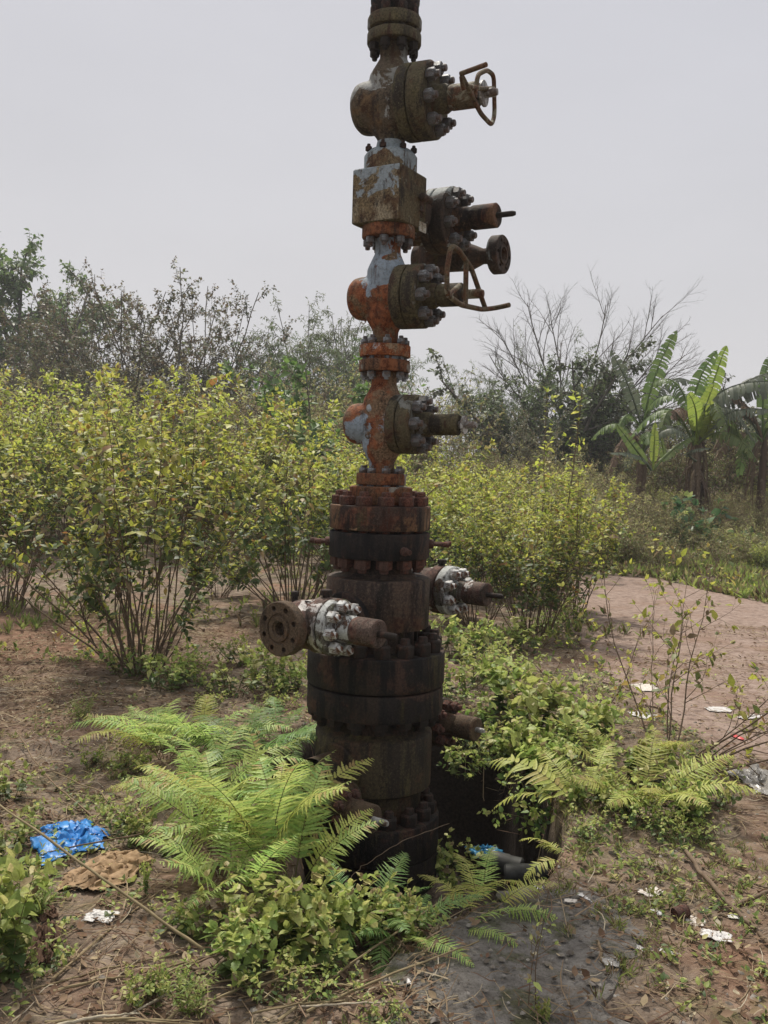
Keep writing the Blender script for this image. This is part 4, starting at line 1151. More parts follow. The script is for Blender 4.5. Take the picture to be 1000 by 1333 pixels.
banana((906, 600), 20, 1.9, .10, 'banana plant with a skirt of brown dead leaves and long arching grey leaves', [
    ((908, 575, 0), (925, 500, .1), (946, 450, .2), .21, 'banana_bright', CF, .25, .3),
    ((904, 575, 0), (890, 510, -.1), (934, 456, .1), .23, 'banana_green', CF, .3, .4),
    ((906, 575, -.1), (912, 480, -.5), (1035, 500, -.9), .30, 'banana_grey', UPV, .75, .5),
    ((906, 575, .1), (930, 490, .3), (1040, 478, .6), .26, 'banana_grey', UPV, .6, .5),
    ((905, 578, -.2), (912, 530, -.6), (896, 512, -.8), .20, 'banana_bright', CF, .1, .15),
    ((907, 578, -.2), (916, 530, -.4), (930, 500, -.5), .20, 'banana_bright', CF, .1, .2),
    ((910, 578, -.2), (935, 520, -.6), (1010, 535, -1.0), .24, 'banana_grey', UPV, .7, .6),
    ((908, 578, -.1), (930, 560, -.6), (924, 520, -.8), .17, 'banana_bright', CF, .1, .2),
    ((908, 576, .2), (960, 470, .6), (1015, 520, .9), .28, 'banana_grey', UPV, .8, .6),
    ((907, 576, .3), (890, 470, .8), (850, 500, 1.0), .26, 'banana_green', UPV, .7, .6),
    ((909, 577, -.3), (950, 540, -.8), (985, 600, -1.1), .22, 'banana_green', UPV, .8, .6),
    ((908, 577, .3), (945, 500, .5), (960, 560, .9), .24, 'banana_dead', UPV, .8, .7),
    ((904, 580, -.1), (870, 500, -.3), (862, 560, -.8), .22, 'banana_green', UPV, .8, .5),
    ((906, 600, -.3), (880, 585, -.7), (926, 583, -.9), .13, 'banana_grey', UPV, .4, .2)], 18, 11)
banana((836, 600), 22, 1.3, .11, 'banana plant with one tall upright green leaf, left of the brown skirted one', [
    ((837, 560, 0), (845, 490, 0), (881, 430, .2), .24, 'banana_green', CF, .3, .45),
    ((836, 560, 0), (822, 500, -.2), (795, 456, -.3), .20, 'banana_grey', CF, .2, .5),
    ((837, 560, 0), (845, 500, -.4), (890, 520, -.8), .24, 'banana_green', UPV, .7, .5),
    ((836, 560, 0), (815, 520, -.3), (806, 560, -.6), .16, 'banana_green', UPV, .7, .4),
    ((837, 560, 0), (860, 540, .4), (878, 560, .8), .18, 'banana_grey', UPV, .7, .5),
    ((836, 562, 0), (850, 555, .2), (806, 566, .5), .14, 'banana_grey', UPV, .5, .5),
    ((838, 560, 0), (862, 470, .3), (905, 500, .5), .22, 'banana_grey', UPV, .7, .5)], 2, 31)
banana((848, 625), 19, .35, .07, 'young banana sucker with short upright leaves under the taller banana plants', [
    ((850, 612, 0), (852, 585, 0), (853, 550, .1), .10, 'banana_bright', CF, .05, .1),
    ((848, 612, 0), (832, 590, -.1), (803, 553, -.2), .13, 'banana_green', CF, .15, .2),
    ((848, 612, 0), (835, 585, -.3), (793, 590, -.5), .13, 'banana_grey', UPV, .4, .3),
    ((850, 612, 0), (875, 580, .2), (905, 568, .4), .14, 'banana_green', UPV, .4, .3)], 0, 51)
banana((992, 600), 21, 1.8, .09, 'banana plant at the right picture edge with drooping dull leaves', [
    ((992, 575, 0), (960, 500, -.2), (925, 560, -.7), .22, 'banana_grey', UPV, .7, .6),
    ((992, 575, 0), (975, 510, -.3), (948, 520, -.8), .20, 'banana_dead', UPV, .7, .6),
    ((994, 575, 0), (1010, 470, .3), (1060, 520, .6), .24, 'banana_green', UPV, .6, .5),
    ((994, 575, 0), (990, 500, .2), (1003, 462, .5), .18, 'banana_green', CF, .1, .3),
    ((992, 575, .2), (1020, 540, .2), (1030, 610, .1), .24, 'banana_grey', UPV, .8, .6),
    ((992, 575, -.2), (970, 540, -.5), (962, 620, -.7), .22, 'banana_green', UPV, .9, .6),
    ((992, 575, 0), (960, 545, .4), (930, 600, .2), .20, 'banana_dead', UPV, .7, .6)], 12, 71)
# broad leaved climber heap
p = Plant(81).stems(16, .25, (.5, .95), (10, 70), .008, -.4, .3, 6, [(3, .3, .4, 50, 0, .3, 4)], dict(sp=.10, size=.19, lv=0, t0s=.3, pairs=False), 4)
w, l = p.finish('stems', M['stem_green'], 'foliage', T_BROAD, [M['vine_leaf'], M['herb_light']], lambda A, h, r: (r > .86).astype(int))
plant_thing('broadleaf_climber', [('stems', w), ('foliage', l)], GP(922, 712), 0, 1.25, 'heap of big dark green heart shaped leaves in front of the banana plants', 'plant')

# ------------------------------------------------------------------ ferns
def frond_mesh(seed, L, arch, K, wfrac, mat, teeth=True):
    """one pinnate frond rising along +y from the origin and arching over; lobed pinnae on both sides"""
    g = np.random.default_rng(seed); mb = MB()
    n = 26; ts = np.linspace(0, 1, n); el0, el1 = rad(72), rad(72 - arch)
    pts = [np.zeros(3)]; curl = g.uniform(-.25, .25)
    for i in range(n - 1):
        e_ = el0 + (el1 - el0) * ts[i] ** 1.15; y = math.cos(e_); a = curl * ts[i] ** 2
        pts.append(pts[-1] + np.array((math.sin(a) * y, math.cos(a) * y, math.sin(e_))) * L / (n - 1))
    pts = np.array(pts)
    mb.tube(pts, np.linspace(.0042, .0009, n), 4, 1, False)
    for i in range(K):
        t = .22 + .77 * (i + .5) / K
        x = t * (n - 1); k = min(int(x), n - 2); f = x - k
        q = pts[k] * (1 - f) + pts[k + 1] * f; T = nrm(pts[k + 1] - pts[k]); X = nrm(np.cross(T, (0, 0, 1))); N = np.cross(X, T)
        u = (t - .22) / .78
        ln = L * wfrac * (min(1, u * 3.2 + .45)) * (1 - u ** 1.8) ** .8 + .008
        w_ = min(L * .78 / K * .46, ln * .2)
        for sd_ in (-1, 1):
            if g.random() < .07: continue
            d = X * sd_ * .93 + T * (.30 + .25 * u) + g.normal(0, .09, 3); d = d / math.sqrt(d.dot(d)); b = np.cross(N, d); b = b / math.sqrt(b.dot(b))
            m = 9 if teeth else 5; vs = []; l_ = ln * g.uniform(.88, 1.08); dr = g.uniform(.05, .5)
            for j in range(m + 1):
                s = j / m
                ww = w_ * (1 - s ** 1.7) ** .8 * (1.0 if (not teeth or j % 2) else .62) * (.75 if j == 0 else 1)
                c = q + d * l_ * s - np.array((0, 0, 1)) * dr * l_ * s * s + T * l_ * .10 * s * s
                vs += [c - b * ww + d * ww * .3 + N * ww * .25, c, c + b * ww + d * ww * .3 + N * ww * .25]
            fs = []
            for j in range(m):
                o = j * 3; fs += [(o, o + 3, o + 4, o + 1), (o + 1, o + 4, o + 5, o + 2)] if sd_ < 0 else [(o + 1, o + 4, o + 3, o), (o + 2, o + 5, o + 4, o + 1)]
            mb.add(vs, fs)
    return mb.mesh('frond', [M[mat], M['stem_green']], smooth=180)
FR = {}
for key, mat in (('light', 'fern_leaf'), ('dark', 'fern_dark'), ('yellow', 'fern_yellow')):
    FR[key] = [frond_mesh(200 + i, 1.0, (80, 60, 105, 72)[i], 32, (.19, .20, .18, .20)[i], mat) for i in range(4)]
FR['coarse'] = [frond_mesh(300 + i, 1.0, (80, 100)[i], 19, .21, 'fern_yellow', False) for i in range(2)]
def fern(loc, fr, label, group, rz=0, name='fern'):
    """fr: list of (variant key, index, azimuth deg, length, lean deg)"""
    o = empty(name, loc); tag(o, label, 'fern', group)
    for key, i, az, L, ln in fr:
        c = link('frond', FR[key][i % len(FR[key])], o, (0.03 * math.sin(rad(az)), .03 * math.cos(rad(az)), -.02))
        c.rotation_euler = Matrix.Rotation(rad(-az), 3, 'Z').to_quaternion().to_matrix().to_euler() if not ln else (Matrix.Rotation(rad(-az), 3, 'Z') @ Matrix.Rotation(rad(-ln), 3, 'X') @ Matrix.Rotation(rad(((az * 7.3 + L * 991) % 50) - 25), 3, 'Y')).to_euler()
        c.scale = (L,) * 3
    return o
FGL = 'ferns left of the wellhead'
def auto(key, n, L, seed, lean=(0, 22), az0=0, az1=360):
    r = random.Random(seed)
    return [(key if r.random() < .85 else ('light' if key == 'dark' else 'yellow'), r.randrange(4), az0 + (az1 - az0) * (i + r.uniform(.1, .9)) / n, L * r.uniform(.75, 1.15), r.uniform(*lean)) for i in range(n)]
# azimuth 0 points away from the camera, 90 to the right, 180 to the camera, 270 to the left
fern(GP(215, 985), auto('light', 12, .52, 1, (-8, 18)), 'rear left fern, its pale fronds reaching out over the bare ground', FGL)
fern(GP(268, 975), auto('light', 10, .52, 2, (-2, 22)), 'fern behind the others, at the foot of the biggest shrub', FGL)
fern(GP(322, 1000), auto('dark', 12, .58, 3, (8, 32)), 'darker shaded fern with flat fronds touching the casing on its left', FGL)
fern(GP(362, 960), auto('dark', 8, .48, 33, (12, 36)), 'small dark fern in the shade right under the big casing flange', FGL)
fern(GP(275, 1060), auto('light', 11, .54, 4, (-12, 10)), 'fern with yellow tips in the middle of the left fern bed', FGL)
fern(GP(238, 1040), auto('yellow', 6, .42, 44, (0, 20)), 'small yellowish fern at the left rim of the fern bed', FGL)
fern(GP(300, 1110), auto('light', 11, .52, 15, (-14, 8)), 'fern near the left end of the front row of the fern bed', FGL)
fern(GP(350, 1130), auto('light', 13, .60, 5, (-14, 8)), 'large light fern in the front of the left fern bed', FGL)
fern(G(380, 1160), [('light', 1, 10, .56, -10), ('light', 3, -14, .60, -6), ('yellow', 1, 105, .26, 12), ('light', 0, 300, .56, 6), ('light', 2, 250, .5, 10), ('light', 1, 62, .44, 2), ('light', 0, 340, .64, -8), ('light', 3, 200, .44, 14), ('yellow', 0, 40, .46, -8)],
     'tall light fern that hides the lower left valve', FGL)
fern(GP(300, 1175), auto('light', 9, .46, 7, (-10, 14)), 'light fern standing among the broad leaved weeds', FGL)
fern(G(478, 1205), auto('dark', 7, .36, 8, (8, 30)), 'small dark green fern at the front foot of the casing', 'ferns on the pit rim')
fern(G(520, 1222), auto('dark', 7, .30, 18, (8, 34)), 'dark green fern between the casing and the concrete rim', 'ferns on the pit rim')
fern(G(628, 1190), [('yellow', 0, 55, .34, 22), ('yellow', 1, 300, .30, 30), ('light', 2, 90, .34, 30), ('light', 1, 20, .32, 12), ('yellow', 3, 330, .34, 16)], 'yellowish fern on the concrete rim just left of the pit bottles', 'ferns on the pit rim')
fern(G(580, 1208), [('yellow', 0, 60, .42, 25), ('light', 1, 95, .36, 34), ('yellow', 2, 30, .34, 20), ('light', 3, 300, .28, 30), ('light', 0, 120, .3, 35)], 'yellowish fern lying on the concrete rim in front of the pit', 'ferns on the pit rim')
FGR = 'ferns right of the pit'
fern(GP(745, 1118), [('coarse', 0, 300, .26, 30), ('coarse', 1, 250, .24, 36), ('yellow', 2, 330, .2, 25)], 'tiny yellow fern at the right end of the concrete rim', 'ferns on the pit rim')
fern(GP(770, 1062), [('coarse', 0, 315, .62, 22), ('yellow', 1, 30, .5, 12), ('coarse', 1, 280, .5, 30), ('yellow', 3, 80, .45, 22), ('yellow', 0, 350, .5, 8)], 'fern with one coarse yellow frond leaning out over the pit', FGR)
fern(GP(840, 1055), auto('yellow', 9, .50, 11, (0, 24)), 'yellow green fern in the middle of the weeds right of the pit', FGR)
fern(GP(800, 1005), auto('yellow', 8, .46, 12, (0, 24)), 'yellow fern at the back of the weeds right of the pit', FGR)
fern(GP(645, 985), auto('coarse', 5, .30, 13, (10, 36)), 'small yellow fern hanging at the pit edge beside the lower right valve', FGR)

# ------------------------------------------------------------------ broad leaved weeds
HB = []
HL = [M['herb_light'], M['herb_leaf'], M['leaf_dark'], M['leaf_dry']]
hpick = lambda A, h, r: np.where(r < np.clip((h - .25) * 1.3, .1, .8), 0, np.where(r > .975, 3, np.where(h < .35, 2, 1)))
for sd_, n, L, tl, sz, tpl in ((301, 8, (.30, .54), (0, 34), .125, T_FINE), (302, 9, (.25, .48), (0, 42), .088, T_FINE), (303, 7, (.4, .6), (0, 20), .125, T_FINE), (304, 13, (.18, .36), (5, 55), .050, T_MID), (305, 11, (.22, .5), (10, 60), .062, T_MID)):
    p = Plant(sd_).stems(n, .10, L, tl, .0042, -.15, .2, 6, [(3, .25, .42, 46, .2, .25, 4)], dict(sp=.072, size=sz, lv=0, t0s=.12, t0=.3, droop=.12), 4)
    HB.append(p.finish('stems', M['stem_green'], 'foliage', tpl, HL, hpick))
HH = [max(v.co.z for v in l.vertices) for w, l in HB]
# thin spiky weed and dry twiggy weed
p = Plant(306).stems(16, .05, (.25, .45), (0, 35), .0025, -.3, .2, 6, [], dict(sp=.03, size=.09, lv=0, t0s=.1, spread=.45), 3)
HB.append(p.finish('stems', M['stem_green'], 'foliage', T_BLADE, [M['grass'], M['herb_leaf']], lambda A, h, r: (r > .5).astype(int)))
HH.append(.45)
WF = 'broad leaved weeds in front of the ferns'; WL = 'weeds at the left edge'
def weed(pxx, pyy, v, hpx, label, group='weeds around the pit', wide=1.0, rz=None, tilt=(0, 0), z=None, name='broadleaf_weed'):
    p = GP(pxx, pyy)
    if z is not None: p = G(pxx, pyy, z)
    h = hpx * p.y / F * (.74 if group in (WF, WL) else .56 if group == 'weeds behind the pit to the right' else .66 if group == 'weeds crowding the right side of the pit' else .82)
    w, l = HB[v]; s = h / HH[v]
    return plant_thing(name, [('stems', w), ('foliage', l)], p, rz if rz is not None else (pxx * 2.3 + pyy) % 6.28, (s * wide, s * wide, s), label, 'weed', group, tilt)
WF = 'broad leaved weeds in front of the ferns'
weed(322, 1268, 0, 150, 'pale leaved weed in the middle of the front clump below the ferns', WF)
weed(405, 1262, 0, 140, 'weed with pointed leaves in the right half of the front clump', WF, rz=2)
weed(455, 1240, 1, 150, 'leafy weed at the right end of the front clump beside the concrete', WF)
weed(292, 1225, 1, 120, 'low weed at the left end of the front clump', WF)
weed(370, 1235, 2, 150, 'tallest weed standing between the ferns and the front clump', WF)
weed(440, 1230, 2, 130, 'weed rising in front of the lower left valve', WF, rz=1)
weed(345, 1300, 4, 90, 'low weed under the front clump over the dry reeds', WF)
weed(420, 1300, 4, 80, 'small weed at the foot of the front clump near dry reeds', WF, rz=3)
weed(505, 1232, 1, 120, 'weed at the front foot of the casing beside the small dark ferns', WF)
weed(545, 1222, 1, 70, 'weed growing between the casing and the concrete rim', WF)
WL = 'weeds at the left edge'
weed(14, 1268, 2, 240, 'tall weed at the left picture edge beside the blue bag', WL, wide=.75)
weed(-30, 1200, 0, 160, 'weed half cut off by the left picture edge above the tall one', WL)
weed(8, 1110, 1, 100, 'weed at the left edge just above the blue bag', WL)
weed(8, 1040, 1, 90, 'small weed at the left edge, farthest up', WL)
weed(48, 1190, 5, 130, 'narrow leaved weed between the tall left weed and the brown cloth', WL, name='narrow_leaf_weed')
weed(60, 1262, 4, 80, 'low weed over the dark brown rag', WL)
WM = 'small weeds on the bare ground left of the ferns'
weed(185, 1100, 0, 75, 'dark green weed right of the blue bag', WM)
weed(150, 1080, 1, 60, 'small weed behind the blue bag', WM)
weed(225, 1115, 1, 55, 'small weed at the left foot of the front fern', WM)
weed(235, 1215, 0, 70, 'weed with few large leaves right of the long cane', WM)
weed(190, 1165, 2, 62, 'thin single weed right of the brown cloth', WM, wide=.4)
weed(120, 1000, 1, 40, 'tiny weed on bare ground left of the rear fern', WM)
weed(170, 1010, 1, 52, 'small weed left of the rear left fern', WM)
weed(105, 935, 5, 45, 'grassy bluish weed on the bare ground under the biggest shrub', WM, name='narrow_leaf_weed')
weed(190, 1310, 1, 70, 'low weed at the bottom left among dry reeds', WM)
weed(250, 1320, 5, 90, 'narrow leaved weed at the bottom left among dry reeds', WM, name='narrow_leaf_weed')
weed(225, 1290, 4, 65, 'weed with tiny leaves just below the lower end of the cane', WM)
weed(500, 1330, 4, 55, 'low weed at the bottom edge left of the concrete', WM)
weed(708, 1335, 0, 55, 'small weed at the bottom edge on the concrete', WM, wide=.7)
WB = 'weeds behind the fern bed'
for i, (x, y, v, h) in enumerate(((215, 895, 3, 75), (250, 890, 1, 60), (300, 905, 3, 70), (345, 895, 1, 90), (320, 865, 3, 60), (375, 900, 1, 60), (360, 925, 3, 40), (270, 925, 3, 40), (170, 880, 3, 60))):
    weed(x, y, v, h, 'small green weed between the biggest shrub and the fern bed', WB)
WR = 'weeds behind the pit to the right'
for i, (x, y, v, h) in enumerate(((600, 900, 3, 110), (630, 885, 1, 110), (655, 880, 3, 90), (590, 860, 1, 120), (620, 850, 3, 100), (680, 850, 1, 100), (720, 825, 3, 70), (745, 810, 1, 60), (585, 915, 3, 60))):
    weed(x, y, v, h, 'green weed between the pit and the shrubs behind it', WR)
WP = 'weeds crowding the right side of the pit'
r_ = random.Random(9)
for i, (x, y, v, h) in enumerate(((690, 965, 2, 150), (720, 960, 0, 130), (735, 1000, 4, 90), (755, 985, 1, 120), (765, 1045, 1, 90), (770, 1035, 4, 95), (800, 1060, 1, 95), (830, 1075, 4, 85),
                                  (870, 1070, 1, 110), (905, 1070, 0, 100), (930, 1050, 4, 90), (890, 1035, 1, 110), (850, 1020, 0, 110), (810, 1020, 1, 110), (770, 1095, 4, 70), (755, 950, 1, 90), (700, 930, 1, 90), (660, 930, 2, 130), (640, 955, 1, 90), (865, 1095, 4, 70), (915, 1095, 4, 60), (780, 970, 2, 110))):
    weed(x, y, v, h, 'leafy weed among those crowding the right rim of the pit', WP)
WD = 'dark weeds hanging inside the pit'
for i, (x, y, z, v, h) in enumerate(((600, 1010, -.15, 1, 70), (648, 995, -.1, 1, 80), (675, 1015, -.15, 1, 95), (705, 1060, -.1, 4, 80), (590, 1150, -.45, 1, 80), (625, 980, -.1, 4, 60), (690, 1030, -.3, 1, 80), (662, 985, -.05, 2, 100), (712, 1030, -.03, 2, 100))):
    weed(x, y, v, h, 'shaded weed clinging to the dark wall inside the pit', WD, z=z, tilt=(r_.uniform(-.3, .5), r_.uniform(-.6, .1)))
# bramble arching over the path
p = Plant(351).stems(13, .10, (.9, 1.5), (18, 66), .006, -.30, .25, 9, [(7, .3, .35, 45, .1, .35, 4), (2, .3, .4, 40, 0, .3, 3)], dict(sp=.16, size=.06, lv=1, t0=.4), 4, (-60, 110))
w, l = p.finish('canes', M['twig'], 'foliage', T_SMALL, [M['leaf_tip'], M['leaf_mid'], M['leaf_dry']], lambda A, h, r: np.where(r < .6, 0, np.where(r < .85, 1, 2)))
plant_thing('bramble', [('canes', w), ('foliage', l)], GP(868, 1010), 0.1, 1.0, 'tangle of thin dark canes with few leaves arching over the path at the right', 'bramble')
p = Plant(352).stems(9, .08, (.6, 1.1), (25, 75), .004, -.35, .3, 8, [(6, .3, .4, 45, 0, .35, 4)], dict(sp=.22, size=.045, lv=1, t0=.5), 4)
w, l = p.finish('canes', M['twig'], 'foliage', T_SMALL, [M['leaf_tip'], M['leaf_mid'], M['leaf_dry']], lambda A, h, r: np.where(r < .5, 0, np.where(r < .75, 1, 2)))
plant_thing('bramble', [('canes', w), ('foliage', l)], GP(760, 930), 2.0, 1.0, 'low dry tangle of twigs at the left border of the path', 'bramble')
# two thin bare stalks before the camera on the concrete
p = Plant(353).stems(2, .02, (.30, .42), (0, 10), .0022, 0, .2, 7, [(5, .3, .22, 45, .2, .3, 3)], dict(sp=.09, size=.03, lv=1, t0=.5), 3)
w, l = p.finish('stem', M['twig'], 'foliage', T_SMALL, [M['herb_light'], M['leaf_dry']], lambda A, h, r: (r > .6).astype(int))
plant_thing('dry_stalk', [('stem', w), ('foliage', l)], GP(690, 1325), 1.0, 1.15, 'thin dark almost leafless stalk rising from the concrete in front', 'weed')

# ------------------------------------------------------------------ ground cover, grass, litter
rg = np.random.default_rng(77)
def scatter(n, x0, x1, y0, y1, dens):
    x, y = rg.uniform(x0, x1, n), rg.uniform(y0, y1, n)
    k = rg.random(n) < dens(x, y)
    x, y = x[k], y[k]
    return x, y
off_slab = lambda x, y: (sdist(x, y, SLAB) > -.05) & (sdist(x, y, SLAB2) > -.03)
outpit = lambda x, y: sdist(x, y, PIT) > .02
def top_z(x, y):
    z = ground_z(x, y)
    z = np.where(sdist(x, y, SLAB) < -.06, np.maximum(z, .023), z)
    return np.where(sdist(x, y, SLAB2) < -.06, np.maximum(z, .021), z)
patch = lambda x, y, s, t: np.clip((fbm(x * 1.5, y * 1.5, s) - t) * 8, 0, 1)
# little rosettes of small leaves
def cover(x, y, k, size, mats, name, label, tpl, el=(15, 70), hgt=0.0):
    n = len(x); X = np.repeat(x, k); Y = np.repeat(y, k); N = n * k
    az = rg.uniform(0, 2 * np.pi, N); e_ = np.radians(rg.uniform(*el, N))
    X = X + rg.normal(0, .012, N); Y = Y + rg.normal(0, .012, N)
    Z = top_z(X, Y) + rg.uniform(0, 1, N) * hgt
    D = np.stack([np.cos(az) * np.cos(e_), np.sin(az) * np.cos(e_), np.sin(e_)], -1)
    U = np.stack([rg.normal(0, .3, N), rg.normal(0, .3, N), np.ones(N)], -1)
    S = size * rg.uniform(.5, 1.3, N)
    me = leaf_mesh(name, np.stack([X, Y, Z], -1), D, U, S, tpl, mats, rg.integers(0, len(mats), N))
    return tag(link(name, me), label, None, None, 'stuff')
dens = lambda x, y: np.where(off_slab(x, y) & outpit(x, y), patch(x, y, 61, .47) * .9 + .10, patch(x, y, 65, .60) * .35 * outpit(x, y))
x, y = scatter(5200, -2.6, 3.0, 2.4, 7.5, dens)
cover(x, y, 7, .026, [M['herb_leaf'], M['herb_light'], M['leaf_dark']], 'ground_cover', 'small creeping leaves scattered over the bare earth around the pit', T_SMALL, (5, 60), .03)
x, y = scatter(9000, -6, 8, 7.2, 17, lambda x, y: np.where(off_slab(x, y), patch(x, y, 62, .46) * .8 * np.where(x < -.5, .45, 1), 0))
cover(x, y, 6, .05, [M['herb_leaf'], M['leaf_tip'], M['leaf_mid']], 'ground_cover', 'low weeds spread under the shrubs and along the path', T_SMALL, (10, 75), .10)
# grass
T_THIN = diamond_tpl(.045)
dg = lambda x, y: np.where(outpit(x, y), np.where((x > .35) & (y < 4.6), patch(x, y, 71, .44) * .9, patch(x, y, 73, .55) * .5) * np.where(sdist(x, y, SLAB2) < -.12, .05, 1) * np.where(sdist(x, y, SLAB) < 0, .03, 1), 0)
x, y = scatter(3600, -2.4, 2.8, 2.3, 6.0, dg)
cover(x, y, 14, .042, [M['grass'], M['grass'], M['straw']], 'grass', 'short thin grass in tufts on the earth', T_THIN, (30, 80))
x, y = scatter(9000, 2.2, 11, 11.5, 20, lambda x, y: np.where(off_slab(x, y), patch(x, y, 75, .36), 0))
cover(x, y, 7, .16, [M['grass'], M['herb_leaf'], M['straw']], 'grass', 'weedy green grass on the bank beyond the path', T_BLADE, (40, 88))
x, y = scatter(5000, -9, 2.5, 8.5, 16, lambda x, y: patch(x, y, 76, .52) * .6)
cover(x, y, 6, .13, [M['grass'], M['straw'], M['leaf_mid']], 'grass', 'thin grass under the shrubs on the left', T_BLADE, (40, 88))
# straw, twigs and dead leaves lying on the earth
def straws(n, name, label, ln, wd, mats, region, dens):
    x, y = scatter(n, *region, dens); N = len(x)
    az = rg.uniform(0, np.pi, N); L = rg.uniform(ln[0], ln[1], N) * rg.uniform(.4, 1, N)
    dx, dy = np.cos(az), np.sin(az); bend = rg.normal(0, .12, N)
    K = 4; rows = []
    for i in range(K + 1):
        s = (i / K - .5) * L; c = bend * L * ((i / K - .5) ** 2) * 4
        cx, cy = x + dx * s - dy * c, y + dy * s + dx * c
        rows.append(np.stack([cx, cy, top_z(cx, cy)], -1))
    base = (rows[0][:, 2] + rows[-1][:, 2]) / 2
    V = []
    lift = rg.uniform(.001, .022, N) ** 1.0
    for i, r in enumerate(rows):
        w_ = wd * rg.uniform(.6, 1.2, N) * (1 - .5 * i / K)
        z = np.maximum(r[:, 2], base - .01) + lift * (1 + .5 * np.sin(i + lift * 900))
        V.append(np.stack([r[:, 0] - dy * w_, r[:, 1] + dx * w_, z], -1)); V.append(np.stack([r[:, 0] + dy * w_, r[:, 1] - dx * w_, z], -1)); V.append(np.stack([r[:, 0], r[:, 1], z + w_ * 1.3], -1))
    V = np.stack(V, 1)
    fs = []
    for i in range(K):
        o = i * 3
        fs += [(o, o + 3, o + 5, o + 2), (o + 2, o + 5, o + 4, o + 1)]
    me = np_mesh(name, V.reshape(-1, 3), fs, N, 3 * (K + 1), mats, rg.integers(0, len(mats), N))
    return tag(link(name, me), label, None, None, 'stuff')
ground_near = (-3.2, 4.2, 2.3, 10.0)
keep = lambda x, y: outpit(x, y) * np.where((x > .25) & (y < 4.5), .4, 1) * np.where(sdist(x, y, SLAB2) < -.15, .3, 1) * np.where(sdist(x, y, SLAB) < 0, .35, 1) * np.where(y > 6.5, .5, 1) * (.35 + .65 * patch(x, y, 81, .42))
straws(52000, 'dry_straw', 'dry straw and thin twigs strewn over the earth', (.05, .24), .0022, [M['straw'], M['straw'], M['dead_leaf']], ground_near, keep)
straws(4200, 'fallen_twigs', 'longer fallen twigs lying about on the earth', (.2, .65), .0030, [M['straw'], M['dead_leaf']], ground_near, lambda x, y: keep(x, y) * np.where(x < .2, 1, .5))
def flat_leaves(n, name, label, size, mats, region, dens, tpl):
    x, y = scatter(n, *region, dens); N = len(x)
    az = rg.uniform(0, 2 * np.pi, N)
    D = np.stack([np.cos(az), np.sin(az), rg.normal(0, .25, N)], -1); U = np.stack([rg.normal(0, .35, N), rg.normal(0, .35, N), np.ones(N)], -1)
    me = leaf_mesh(name, np.stack([x, y, top_z(x, y) + rg.uniform(.003, .014, N)], -1), D, U, size * rg.uniform(.4, 1.2, N), tpl, mats, rg.integers(0, len(mats), N))
    return tag(link(name, me), label, None, None, 'stuff')
flat_leaves(42000, 'dead_leaves', 'brown dead leaves and chaff covering the earth', .034, [M['dead_leaf'], M['dead_leaf'], M['straw']], ground_near, keep, leaf_tpl(3, .33, .4, .3, -.35))
# pebbles and grit
x, y = scatter(12000, -2.2, 2.8, 2.35, 6.5, lambda x, y: outpit(x, y) * (np.where(sdist(x, y, SLAB2) < .1, .8, .22)))
N = len(x); ov = np.array([(1, 0, 0), (.3, .95, .1), (-.8, .6, 0), (-.9, -.4, .1), (0, -1, 0), (.7, -.7, .1), (.4, .2, .7), (-.4, .1, .6), (0, -.5, .55)], float)
of = [(0, 1, 6), (1, 2, 7, 6), (2, 3, 7), (3, 4, 8, 7), (4, 5, 8), (5, 0, 6, 8), (6, 7, 8)]
sz = .0035 + .010 * rg.random(N) ** 4 + .004 * rg.random(N); an = rg.uniform(0, 6.28, N); c_, s_ = np.cos(an), np.sin(an)
sq = rg.uniform(.6, 1.2, (N, 3))
vx = ov[None] * sq[:, None, :] + rg.normal(0, .12, (N, 9, 3)); vx *= sz[:, None, None]
V = np.stack([vx[..., 0] * c_[:, None] - vx[..., 1] * s_[:, None] + x[:, None], vx[..., 0] * s_[:, None] + vx[..., 1] * c_[:, None] + y[:, None], vx[..., 2] + (top_z(x, y) - .001)[:, None]], -1)
tag(link('gravel', np_mesh('gravel', V.reshape(-1, 3), of, N, 9, M['stone'])), 'grit and small pebbles on the concrete and earth', None, None, 'stuff')

# ------------------------------------------------------------------ canes, sticks, reeds
def stick(name, pts, r0, r1, mat, label, cat, group=None, n=7, wob=.006, seed=0):
    """pts: (photo x, photo y, height above ground)"""
    g = np.random.default_rng(seed); P = []
    W_ = []
    for a, b, h in pts:
        p = G(a, b, h + .01)
        W_.append(np.array((p.x, p.y, max(p.z, gz(p.x, p.y) + r0))))
    for i in range(len(W_) - 1):
        for t in np.linspace(0, 1, 8, endpoint=False): P.append(W_[i] * (1 - t) + W_[i + 1] * t)
    P.append(W_[-1]); P = np.array(P); P[1:-1] += g.normal(0, wob, (len(P) - 2, 3)) * .5
    mb = MB(); rr = np.linspace(r0, r1, len(P)) * g.uniform(.9, 1.12, len(P))
    mb.tube(P, rr, n)
    o = mb.build(name, M[mat], None, smooth=60)
    return tag(o, label, cat, group)
stick('cane', [(-60, 1005, .34), (60, 1090, .26), (180, 1178, .14), (285, 1250, .03)], .0038, .0052, 'cane', 'long straight dry cane slanting across the lower left above the cloths', 'cane', None, 8, .003)
stick('stick', [(893, 1108, .02), (925, 1150, .03), (1000, 1232, .01), (1040, 1275, 0)], .0095, .007, 'twig', 'peeled stick pointing at the lower right corner, nearer of two crossing ones', 'stick')
stick('stick', [(955, 1180, .01), (1000, 1160, .02), (1060, 1135, .02)], .008, .007, 'twig', 'darker short stick cut by the right edge behind the peeled one', 'stick')
stick('stick', [(778, 1225, .01), (790, 1262, .01)], .0055, .004, 'straw', 'short pale stick on the concrete beside a clear scrap', 'stick')
